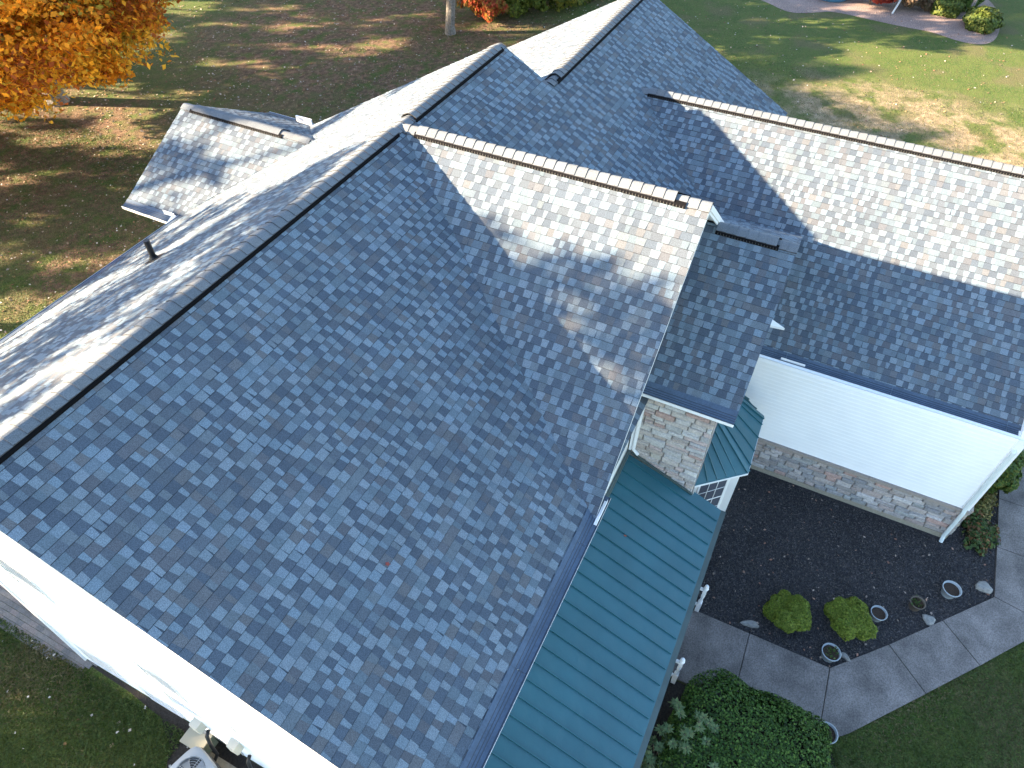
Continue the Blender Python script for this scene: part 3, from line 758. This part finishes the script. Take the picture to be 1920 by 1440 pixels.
ORANGE = [(.78, .34, .025), (.84, .42, .03), (.66, .24, .02), (.82, .46, .045), (.54, .19, .025), (.70, .31, .03), (.46, .36, .05), (.36, .10, .02)]
tree('maple_tree', 'orange autumn tree with grey trunk at the top left corner', (17.2, -23.8, 0), 11, .42, (14.6, -22.0, 6.7), (8.6, 7.4, 4.9), 320, 620, .115, ORANGE, (1, -.5), 1.15, seed=3)
tree('maple_tree', 'bare-trunked tree with red and green leaves behind the rear roof', (31.75, -12.2, 0), 9, .24, (33.2, -12.2, 8.0), (5.6, 5.0, 6.0), 95, 260, .17,
     [(.34, .05, .02), (.42, .12, .03), (.20, .18, .03), (.28, .26, .05)], (0, 0), .9, seed=8)
# trees beyond the left edge of the picture whose shade dapples the roof and lawn
SH = [(.40, .26, .04), (.28, .22, .04), (.20, .17, .04), (.45, .22, .04)]
OFF = [((-1.5, -27, 0), (-1.5, -27, 13.2), (5.0, 4.5, 3.0), 15), ((-8.0, -22.5, 0), (-8.0, -22.5, 15.2), (4.9, 4.2, 2.0), 29), ((-11.0, -27, 0), (-11.0, -27, 12.0), (6.0, 4.5, 3.2), 17), ((25.5, -39, 0), (25.5, -39, 10.5), (6, 6, 6), 70),
       ((8.5, -44, 0), (8.5, -44, 13.0), (7, 6, 7.0), 70), ((38, -30, 0), (38, -30, 9.5), (6, 6, 6), 100), ((47, -26, 0), (47, -26, 9.0), (6, 6, 6), 100), ((56, -14, 0), (56, -14, 8), (5, 5, 5), 70),
       ((-13, -20, 0), (-13, -20, 6.6), (5.2, 5, 3.6), 80), ((17, -50, 0), (17, -50, 13), (7, 6, 8), 110), ((-1, -40, 0), (-1, -40, 9.5), (6, 6, 5.5), 60)]
OFFL = ['tall yellow tree behind the house, left of the orange tree', 'sparse yellow tree standing nearest the gable end', 'thin yellow tree behind the one nearest the gable end', 'broad tree behind the orange tree', 'tallest tree far behind the rear lawn',
        'tree behind the red-leaved tree', 'tree at the far edge of the lawn behind the gravel bed', 'low tree beyond the gravel bed', 'low spreading tree farthest out on the gable side of the lawn', 'tree behind the gap between the two tallest trees', 'tree behind the sparse yellow tree']
for i, (b_, c_, r_, nc) in enumerate(OFF):
    tree('shade_tree', OFFL[i], b_, 12, .35, c_, r_, nc, (80 if i < 3 else 150), .26, SH, (0, 0), 1.05, seed=20+i, group='trees round the lawn')

def bush(name, label, c, r, n, leaf, cols, lobes=1, mat_='leaf', group=None, nz=.12, seed=1, up=.2, cat='bush', lob_r=.62):
    random.seed(seed); t = empty(name, (c[0], c[1], 0)); tag(t, label, cat, group)
    mb = MB()
    for k in range(5):
        a = k*1.26; mb.tube([(c[0], c[1], -.02), (c[0]+.25*r[0]*math.cos(a), c[1]+.25*r[1]*math.sin(a), r[2]*.7), (c[0]+.6*r[0]*math.cos(a), c[1]+.6*r[1]*math.sin(a), r[2]*1.2)], [.025, .016, .006], 5)
    mb.build('stem', M['twig'], t)
    P_, Nn = [], []
    cen = [(0, 0, 0)] if lobes == 1 else [(math.cos(i*2*math.pi/lobes+seed)*.45, math.sin(i*2*math.pi/lobes+seed)*.45, random.uniform(-.12, .25)) for i in range(lobes)]
    f = 1 if lobes == 1 else lob_r
    for k, q in enumerate(cen):
        x, nn = shell(n//len(cen), (c[0]+q[0]*r[0], c[1]+q[1]*r[1], c[2]+q[2]*r[2]), (r[0]*f, r[1]*f, r[2]*f), .3, nz, 4, -.75, seed=seed+k)
        nn = nn/np.linalg.norm(nn, axis=1, keepdims=True); P_.append(x); Nn.append(nn)
    x = np.concatenate(P_); nn = np.concatenate(Nn); ok = x[:, 2] > .01; x, nn = x[ok], nn[ok]
    leaf_mesh('foliage', x, leaf, palette(len(x), cols, .2), M[mat_], t, 1.6, up, nn)
    return t
YG = [(.130, .180, .018), (.160, .205, .023), (.098, .142, .016), (.185, .215, .030)]
bush('globe_shrub', 'lobed yellow-green globe shrub nearer the walkway newel posts', (7.42, 9.90, .28), (.50, .50, .34), 17000, .028, YG, 5, seed=2, group='globe shrubs in the dark mulch', nz=.13, lob_r=.52)
bush('globe_shrub', 'lobed yellow-green globe shrub between two pale pots', (7.84, 11.10, .28), (.50, .50, .34), 17000, .028, YG, 4, seed=5, group='globe shrubs in the dark mulch', nz=.15, lob_r=.56)

# clipped hedge: scatter over a rounded box
def hedge():
    t = empty('hedge', (3.4, 9.7, 0)); tag(t, 'large clipped dark green hedge beside the walkway and porch', 'hedge')
    n = 95000; c = np.array([3.50, 9.74, .45]); r = np.array([1.84, 1.42, .58])
    q = RNG.normal(size=(n, 3)); q /= np.linalg.norm(q, axis=1, keepdims=True); q = q[q[:, 2] > -.6]
    k = 6.0; s = (np.abs(q)**k).sum(axis=1)**(-1/k); x = q*s[:, None]
    nn = np.sign(x)*np.abs(x)**(k-1); nn /= np.linalg.norm(nn, axis=1, keepdims=True)
    lump = 1+.035*np.sin(x[:, 0]*5+1)*np.cos(x[:, 1]*6)+.02*np.sin(x[:, 0]*13+x[:, 1]*9)
    x = x*lump[:, None]*(1-.10*RNG.random(len(x))**1.5)[:, None]
    pts = c+x*r
    # the corner towards the steps is cut back
    keep = (pts[:, 2] > .0) & ~((pts[:, 0] > 4.75) & (pts[:, 1] < 8.75-(pts[:, 0]-4.75)*-.2) & (RNG.random(len(pts)) < .7)); pts, nn = pts[keep], nn[keep]
    leaf_mesh('foliage', pts, .034, palette(len(pts), [(.042, .094, .014), (.060, .120, .019), (.028, .062, .012), (.088, .150, .026)], .3), M['leaf'], t, 1.5, .2, nn)
    mb = MB(); mb.lathe((3.55, 9.68, 0), [(.9, .02), (1.1, .5), (.8, .72), (0, .74)], 24, sx=1.15, sy=.9); mb.build('stem', M['soil'], t)
hedge()
def rhododendron(label, c, n, spread, h, seed):
    random.seed(seed); t = empty('rhododendron', (c[0], c[1], 0)); tag(t, label, 'shrub', 'rhododendrons along the porch')
    mb = MB(); P_, D_, Nm, Cc = [], [], [], []
    lf = MB()
    for k in range(n):
        a = random.uniform(0, 6.28); rr = spread*math.sqrt(random.random())
        tip = Vector((c[0]+rr*math.cos(a), c[1]+rr*math.sin(a)*.8, h*random.uniform(.72, 1.06)*(1-.25*(rr/spread)**2)))
        mb.tube([(c[0], c[1], 0), (c[0]+rr*.5*math.cos(a), c[1]+rr*.4*math.sin(a), tip.z*.55), tuple(tip)], [.022, .014, .007], 5)
        m = random.randint(8, 12)
        for ring in (0, 1):
            for j in range(m):
                b = j*6.283/m+random.uniform(-.2, .2)+ring*.3; ln_l = random.uniform(.09, .14)*(1-.25*ring); el = random.uniform(-.45, .15)+ring*.45
                d = Vector((math.cos(b)*math.cos(el), math.sin(b)*math.cos(el), math.sin(el))); s = d.cross(Vector((0, 0, 1))).normalized()*.019; u = s.cross(d).normalized()*.006
                col = jit(random.choice([(.12, .18, .075), (.15, .21, .095), (.09, .145, .06), (.18, .22, .09)]), .15)
                p0 = tip+d*.012; p1 = tip+d*ln_l*.55; p2 = tip+d*ln_l
                lf.poly([tuple(p0), tuple(p1-s), tuple(p2)], col); lf.poly([tuple(p0), tuple(p2), tuple(p1+s)], col)
    mb.build('stem', M['twig'], t); lf.build('foliage', M['leaf'], t)
rhododendron('rhododendron growing in front of the hedge by the steps', (3.95, 8.62, 0), 34, .62, 1.25, 3)
rhododendron('rhododendron at the edge of the hedge with bare twigs', (3.1, 9.35, 0), 24, .5, 1.35, 6)
rhododendron('rhododendron tucked beside the porch eave', (3.35, 8.32, 0), 22, .38, .95, 9)

bush('laurel_bush', 'leafy green bush at the garage corner', (13.75, 13.72, .45), (.95, .62, .5), 9000, .065, [(.07, .12, .02), (.10, .15, .03), (.05, .09, .02), (.16, .17, .03)], 3, seed=9, nz=.3)
bush('flower_clump', 'low flowering plants in the mulch near the garage corner', (11.55, 13.55, .10), (.55, .36, .16), 1800, .06, [(.06, .10, .03), (.09, .12, .03), (.18, .09, .04), (.04, .07, .02)], 3, seed=12, nz=.5, cat='plants')
bush('flower_clump', 'dry ochre plants between the laurel and the green clump', (12.5, 13.62, .10), (.45, .3, .14), 1300, .05, [(.20, .17, .05), (.10, .11, .03), (.26, .20, .07)], 2, seed=13, nz=.5, cat='plants')
# planting round the gravel bed
RD = [(.30, .03, .02), (.22, .025, .02), (.38, .06, .03)]
OLV = [(.09, .12, .02), (.06, .09, .018), (.13, .15, .03)]
BRN = [(.11, .07, .045), (.07, .06, .03), (.15, .10, .06)]
bush('ball_shrub', 'clipped olive ball shrub at the tip of the gravel bed', (45.2, 12.35, .42), (.95, .9, .62), 5000, .10, OLV, 1, group='ball shrubs in the gravel bed', seed=3)
bush('ball_shrub', 'smaller ball shrub behind the front ball shrub', (46.6, 10.6, .4), (.8, .8, .6), 4000, .10, OLV, 1, group='ball shrubs in the gravel bed', seed=4)
bush('barberry', 'bright red shrub on the gravel bed', (46.1, 6.7, .6), (1.3, 1.2, .9), 5000, .11, RD, 2, seed=5)
bush('spirea', 'brownish shrub beside the red one', (46.9, 8.5, .6), (1.4, 1.2, .9), 5000, .11, BRN, 2, seed=6, group='brown shrubs in the gravel bed')
bush('spirea', 'brownish shrub left of the conifer', (47.0, 9.8, .6), (1.0, 1.0, .8), 4000, .11, BRN, 2, seed=7, group='brown shrubs in the gravel bed')
bush('conifer', 'dense green conifer on the gravel bed', (48.3, 11.2, 1.2), (1.3, 1.2, 1.6), 8000, .11, [(.07, .12, .02), (.10, .15, .03)], 1, seed=8)
tree('ornamental_tree', 'slender leaning tree with yellow leaves above the ball shrubs', (46.6, 11.75, 0), 4, .10, (49.0, 12.6, 4.4), (1.8, 1.8, 1.3), 26, 130, .14, [(.42, .30, .05), (.28, .26, .05)], (0, 0), .6, seed=31)
w = MB(); w.tube([(45.2, 5.7+2.3, 0), (45.6, 8.15, .5), (46.3, 8.3, 1.0)], [.05, .05, .03], 7); w.tube([(45.6, 8.15, .5), (45.9, 7.9, 1.1)], [.035, .02], 6)
tag(w.build('bleached_branch', mat('bleached_wood', (.6, .6, .58), .8)), 'bleached white branch leaning in the shrubs', 'branch')
w = MB(); w.lathe((46.3, 4.55, 0), [(0, .02), (.85, .02), (1.0, .28), (1.08, .30), (1.06, .26)], 28); w.lathe((46.3, 4.55, 0), [(.0, .0), (.9, .0), (1.04, .27)], 28)
tag(w.build('basin', M['pool'], smooth=True), 'round blue plastic basin on the pink gravel', 'basin')
# shrubs behind the rear lawn
for i, (x, y, rx, rz, cols, lab) in enumerate([(34.6, -11.6, 1.4, 1.5, [(.35, .07, .03), (.25, .14, .03)], 'red-orange bush beside the bare trunk'), (36.2, -10.3, 1.6, 1.4, [(.16, .18, .03), (.10, .13, .02)], 'yellow-green bush behind the rear ridge'),
        (38.0, -9.0, 1.7, 1.5, [(.22, .20, .03), (.12, .14, .025)], 'golden bush, middle of the row behind the roof'), (40.2, -7.8, 1.7, 1.5, [(.08, .12, .02), (.14, .15, .03)], 'green bush, last of the row behind the roof')]):
    bush('shrub', lab, (x, y, rz*.6), (rx, rx*.9, rz*.9), 6000, .12, cols, 3, group='bushes behind the rear roof', seed=40+i, nz=.3, mat_='autumn')

# ---------------------------------------------------------------- pots and stones
def pot(label, x, y, r, h, m, soil=True, plants=False, tilt=0):
    t = empty('plant_pot', (x, y, 0)); tag(t, label, 'plant pot', 'pots in the mulch bed')
    w = MB(); w.lathe((x, y, 0), [(r*.68, 0), (r*.92, h*.86), (r*1.0, h*.88), (r*1.02, h), (r*.92, h), (r*.86, h*.78)], 28); w.build('shell', m, t, smooth=True)
    w = MB(); w.lathe((x, y, 0), [(r*.88, h*.78), (r*.5, h*.80), (0, h*.79)], 20); w.build('soil', M['soil'], t)
    if plants:
        k = 40; c = np.stack([x+RNG.normal(size=k)*r*.35, y+RNG.normal(size=k)*r*.35, h*.85+RNG.random(k)*.05], axis=1)
        leaf_mesh('foliage', c, .035, palette(k, [(.05, .09, .02), (.08, .11, .03)]), M['leaf'], t)
    return t
pot('pale round pot of soil nearest the walkway bend under the downspout', 9.60, 13.02, .195, .25, M['potwhite'])
pot('weathered brown pot with a few weeds', 8.93, 12.38, .155, .24, M['potbrown'], plants=True)
pot('pale-rimmed pot half hidden by the globe shrub', 8.32, 11.66, .17, .22, M['potwhite'])
pot('grey-rimmed pot with a dry stalk at the inner walkway corner', 6.98, 10.88, .19, .24, M['potwhite'], plants=True)
pot('dark pot with a pale rim behind the hedge end', 5.33, 11.06, .20, .26, M['potwhite'])
w = MB(); w.tube([(6.9, 10.8, .2), (7.05, 10.95, .26)], .004, 4); 
def rock(label, x, y, rx, ry, rz, seed, rot=0):
    random.seed(seed); w = MB(); pr = []
    n = 11; rings = [(1.0, 0), (1.02, .45), (.88, .85), (.55, 1.0)]; c, s = math.cos(rot), math.sin(rot)
    for f, z in rings:
        for k in range(n):
            a = 6.283*k/n; q = 1+.16*math.sin(a*3+seed)+random.uniform(-.07, .07)
            u, v = rx*f*q*math.cos(a), ry*f*q*math.sin(a); w.v.append((x+u*c-v*s, y+u*s+v*c, rz*z*(1+random.uniform(-.1, .1))))
    for i in range(len(rings)-1):
        for k in range(n): a = i*n+k; b = i*n+(k+1) % n; w.f.append((a, b, b+n, a+n)); w.c.append((1, 1, 1)); w.m.append(0)
    w.f.append(tuple(3*n+k for k in range(n))); w.c.append((1, 1, 1)); w.m.append(0)
    tag(w.build('rock', M['rock'], loc=(x, y, 0)), label, 'stone', 'stones in the mulch bed')
rock('flat oblong grey stone beside the first walkway joint', 6.95, 9.27, .075, .19, .07, 1, -.25)
rock('jagged pale stone on the mulch below the brown pot', 8.76, 12.70, .12, .13, .07, 5)
rock('rounded whitish stone in the mulch by the outer walkway corner', 10.1, 13.72, .13, .17, .12, 8)
rock('small tan stone beside the grey-rimmed pot', 7.12, 11.2, .05, .12, .08, 9, .5)

# ---------------------------------------------------------------- handrails at the steps
def handrail(label, x):
    t = empty('handrail', (x, 8.1, 0)); tag(t, label, 'handrail', 'white handrails beside the porch steps')
    w = MB(); w.box(x-.045, x+.045, 8.15-.045, 8.15+.045, 0, .42); w.lathe((x, 8.15, 0), [(.03, .42), (.045, .46), (.035, .5), (.028, .58), (.042, .72), (.03, .78), (.045, .80)], 14); w.box(x-.036, x+.036, 8.115, 8.185, .80, 1.0)
    w.lathe((x, 8.15, 0), [(.05, 1.0), (.055, 1.03), (.035, 1.06), (.045, 1.10), (.03, 1.14), (0, 1.15)], 14); w.build('newel_post', M['whitetrim'], t)
    for z in (.94, .28):
        w = MB(); w.box(x-.03, x+.03, 7.3, 8.13, z-.022, z+.022); w.build('rail', M['whitetrim'], t)
    for k in range(5):
        w = MB(); w.box(x-.015, x+.015, 7.4+k*.13, 7.43+k*.13, .30, .92); w.build('baluster', M['whitetrim'], t)
handrail('white turned newel and rails on the mulch-bed side of the walkway', 6.74)
handrail('white turned newel and rails on the hedge side of the walkway', 5.06)

# ---------------------------------------------------------------- services on the gable wall
def ac_unit():
    cx, cy = -.58, .95; t = empty('air_conditioner', (cx, cy, 0)); tag(t, 'grey outdoor air conditioner with round fan grille beside the white gable wall', 'air conditioner')
    w = MB(); R_ = []; n = 32
    def sq(r, a, k=5): return r*(abs(math.cos(a))**k+abs(math.sin(a))**k)**(-1/k)
    def ring(r, z, k=5): return [(cx+sq(r, 6.283*i/n, k)*math.cos(6.283*i/n+.25), cy+sq(r, 6.283*i/n, k)*math.sin(6.283*i/n+.25), z) for i in range(n)]
    lv = [(ring(.36, .06)), ring(.37, .66), ring(.35, .72), ring(.27, .735, 2), ring(.26, .70, 2)]
    for r_ in lv: w.v.extend(r_)
    for i in range(len(lv)-1):
        for k in range(n): a = i*n+k; b = i*n+(k+1) % n; w.f.append((a, b, b+n, a+n)); w.c.append((1, 1, 1)); w.m.append(0)
    w.build('cabinet', M['acmetal'], t)
    w = MB(); w.lathe((cx, cy, 0), [(.265, .62), (0, .60)], 24); w.build('fan_well', M['acdark'], t)
    w = MB()
    for r_ in (.06, .10, .14, .18, .22, .255):
        w.tube([(cx+r_*math.cos(a*.2618), cy+r_*math.sin(a*.2618), .735) for a in range(25)], .0035, 4, cap=False)
    for k in range(8):
        a = k*.785; w.tube([(cx+.05*math.cos(a), cy+.05*math.sin(a), .745), (cx+.27*math.cos(a), cy+.27*math.sin(a), .735)], .005, 4)
    w.lathe((cx, cy, 0), [(.07, .735), (.065, .76), (0, .765)], 16); w.build('fan_grille', M['acmetal'], t)
    w = MB()
    for k in range(4):
        a = k*1.571+.4; d_ = Vector((math.cos(a), math.sin(a), 0)); s = Vector((-math.sin(a), math.cos(a), 0))
        c = Vector((cx, cy, .66)); w.poly([tuple(c+d_*.05-s*.03), tuple(c+d_*.24-s*.07+Vector((0, 0, .02))), tuple(c+d_*.24+s*.06-Vector((0, 0, .02))), tuple(c+d_*.05+s*.03)])
    w.build('fan_blade', M['acmetal'], t)
    w = MB()
    for k in range(14):
        z = .12+k*.037
        rr = ring(.375, z); w.tube(rr+[rr[0]], .006, 4, cap=False)
    w.build('side_louvre', M['acdark'], t)
ac_unit()
w = MB(); w.box(-1.05, -.10, .45, 1.45, -.02, .05); tag(w.build('equipment_pad', M['foundation']), 'concrete pad under the air conditioner', 'concrete pad')
def sbox(label, y0, y1, z0, z1, m=M['beige']):
    t = empty('electrical_box', (.11, (y0+y1)/2, z0)); tag(t, label, 'electrical box', 'electrical boxes on the gable wall')
    w = MB(); w.box(-.02, .112, y0, y1, z0, z1); w.build('body', m, t)
    w = MB(); w.box(-.035, -.02, y0+.01, y1-.01, z0+.01, z1-.01); w.build('lid', m, t)
    w = MB(); w.tube([(.05, (y0+y1)/2, z0), (.05, (y0+y1)/2, z0-.35)], .013, 6); w.build('conduit', M['acmetal'], t)
sbox('beige disconnect box on the wall beside the air conditioner', .62, .80, .95, 1.25)
sbox('beige disconnect box further toward the porch end of the wall', 1.58, 1.76, 1.25, 1.55)
for lab, ys, ye in (('thick black hose running from the wall to the air conditioner', .86, .98), ('thick black hose dropping from the second beige box', 1.8, 1.9)):
    w = MB(); w.tube([(.09, ys, .95), (.0, ys+.02, .9), (-.06, ys+.05, .6), (-.10, ye, .3), (-.25, ye+.02, .22)], .035, 8); tag(w.build('refrigerant_hose', M['black'], smooth=True), lab, 'hose', 'hoses at the gable wall')
w = MB(); w.box(-.22, .1, .30, .72, 0, .42); t_ = empty('utility_box', (-.06, .5, 0)); tag(t_, 'square khaki utility box with a green edge at the wall base', 'utility box'); w.build('body', M['greenbox'], t_)
w = MB(); w.box(-.25, .11, .27, .75, .42, .46); w.build('lid', mat('khaki_lid', (.34, .33, .26), .6), t_)

# ---------------------------------------------------------------- scattered litter
def scatter(name, label, pts, size, cols, material, cat, aspect=1.6, up=2.5):
    o = leaf_mesh(name, pts, size, cols, material, None, aspect, up); tag(o, label, cat, kind='stuff'); return o
def rect(n, x0, x1, y0, y1, z): return np.stack([RNG.uniform(x0, x1, n), RNG.uniform(y0, y1, n), np.full(n, z)+RNG.random(n)*.012], axis=1)
def outside_house(q):
    x, y = q[:, 0], q[:, 1]
    ins = ((x > .05) & (x < 21) & (y > -6) & (y < 8.1)) | ((x > 8.5) & (x < 13.7) & (y > -8) & (y < 0)) | ((x > 5) & (x < 21) & (y > 5) & (y < 15.6))
    return q[~ins]
# chips of dark mulch
def inpoly(q, poly):
    x, y = q[:, 0], q[:, 1]; c = np.zeros(len(q), bool); j = len(poly)-1
    for i in range(len(poly)):
        xi, yi = poly[i]; xj, yj = poly[j]
        c ^= ((yi > y) != (yj > y)) & (x < (xj-xi)*(y-yi)/(yj-yi+1e-12)+xi); j = i
    return c
mp_ = [(6.76, 8.0), (6.76, 10.95), (9.97, 13.92), (14.4, 13.95), (14.4, 12.95), (11.0, 12.9), (11.0, 7.6), (8.8, 7.9), (7.6, 7.9)]
q = rect(90000, 6.6, 14.5, 7.6, 14, .0); q = q[inpoly(q, mp_)]
k = len(q); c = palette(k, [(.040, .040, .044), (.058, .054, .055), (.024, .023, .026), (.095, .084, .077)], .3); big = RNG.random(k) < .022; c[big] = np.array([.13, .105, .085])*(1+RNG.normal(size=(big.sum(), 1))*.3).clip(.4, 1.6)
scatter('mulch_chips', 'dark shredded mulch chips with pale bits covering the bed', q, .020, c, M['chip'], 'mulch', 2.4, 1.0)
q = rect(900, 6.6, 14.5, 7.6, 14, .02); q = q[inpoly(q, mp_)]
scatter('fallen_leaves', 'pale pink fallen leaves on the dark mulch', q[:120], .038, palette(len(q[:120]), [(.34, .21, .15), (.25, .13, .09), (.34, .27, .22)], .2), M['chip'], 'fallen leaves')
# lawn leaves
q = np.concatenate([rect(16000, 14, 52, -34, -4, .0), rect(5000, -4, 20, -30, -6, .0), rect(1500, 20, 46, -6, 20, .0), rect(60, -4, 0, -6, 6, 0.0), rect(20, 2, 12, 12, 18, 0)])
q = outside_house(q); k = len(q)
scatter('fallen_leaves', 'small tan and red fallen leaves scattered over the lawn', q, .07, palette(k, [(.26, .18, .12), (.20, .10, .055), (.16, .075, .04), (.34, .28, .23), (.24, .15, .07)], .25), M['chip'], 'fallen leaves', 1.3)
q = outside_house(np.concatenate([rect(420, 3, 22, -22, -6, .02), rect(320, 20, 46, -16, 16, .02), rect(110, -4, .0, -7, 5, .02)]))
scatter('fallen_leaves', 'bright pale leaves dotting the grass', q, .055, palette(len(q), [(.5, .47, .43), (.42, .38, .33)], .1), M['chip'], 'fallen leaves', 1.1)
# grass blades near the house, where they can be made out
q = np.concatenate([rect(150000, -5, .1, -9, 5, .0), rect(130000, 1, 14, 11.2, 19, .0), rect(110000, 2, 16, -26, -6, .0), rect(60000, 20, 36, -14, 18, .0)])
ok = ~(((q[:, 0] > -.0) & (q[:, 1] > -2.7) & (q[:, 0] < 1)) | ((q[:, 0] > -1.15) & (q[:, 1] > .1) & (q[:, 0] < 1) & (q[:, 1] < 3.3)) | ((q[:, 0] > -.05) & (q[:, 0] < .6) & (q[:, 1] > -9) & (q[:, 1] < 6)))
walk = [(5.1, 8), (5.12, 11.0), (7.06, 12.73), (9.24, 14.60), (10.2, 15.40), (20, 15.44), (20, 8)]
hed = (q[:, 0] > .9) & (q[:, 0] < 5.1) & (q[:, 1] > 8) & (q[:, 1] < 11.25)
q = q[ok & ~inpoly(q, walk) & ~hed & ~((q[:, 0] > 8.4) & (q[:, 0] < 13.9) & (q[:, 1] > -8.2) & (q[:, 1] < 0))]; k = len(q)
q[:, 2] += .015
patch = np.sin(q[:, 0]*.9+np.sin(q[:, 1]*.7)*2)*np.cos(q[:, 1]*.8+q[:, 0]*.35)+RNG.normal(size=k)*.35
cc = palette(k, [(.060, .094, .021), (.078, .110, .026), (.050, .076, .018)], .15); dry = patch > .55; cc[dry] = palette(int(dry.sum()), [(.12, .105, .045), (.15, .125, .062), (.088, .092, .032)], .15)
scatter('grass', 'short green and straw-coloured grass blades around the house', q, .020, cc, M['leaf'], 'grass', 3.2, .4)

# single leaves lying on the roofs
def one_leaf(label, x, y, z, rot, col, n_):
    n_ = Vector(n_).normalized(); u = Vector((math.cos(rot), math.sin(rot), 0)); u = (u-n_*u.dot(n_)).normalized(); v = n_.cross(u)
    w = MB(); c = Vector((x, y, z)); pts = []
    for k in range(10):
        a = 6.283*k/10; r_ = .036 if k % 2 == 0 else .018; pts.append(tuple(c+u*r_*math.cos(a)*1.2+v*r_*math.sin(a)+n_*(.012 if k % 2 == 0 else .004)))
    for k in range(10): w.poly([tuple(c+n_*.006), pts[k], pts[(k+1) % 10]], col)
    tag(w.build('fallen_leaf', M['chip'], loc=(x, y, z)), label, 'leaf')
nP, nA = (0, .43, 1), (0, p, 1)
one_leaf('small red leaf lying on the teal porch roof', 6.12, 6.38, pz(6.38)+.004, .4, (.32, .08, .05), nP)
one_leaf('dark red leaf lying low on the large front shingle slope', 2.30, 3.95, H-p*3.95+.012, 1.1, (.24, .05, .04), nA)
one_leaf('pale pink leaf lying in the upper part of the front slope near the valley', 7.55, 2.50, H-p*2.50+.012, 2.1, (.62, .45, .42), nA)
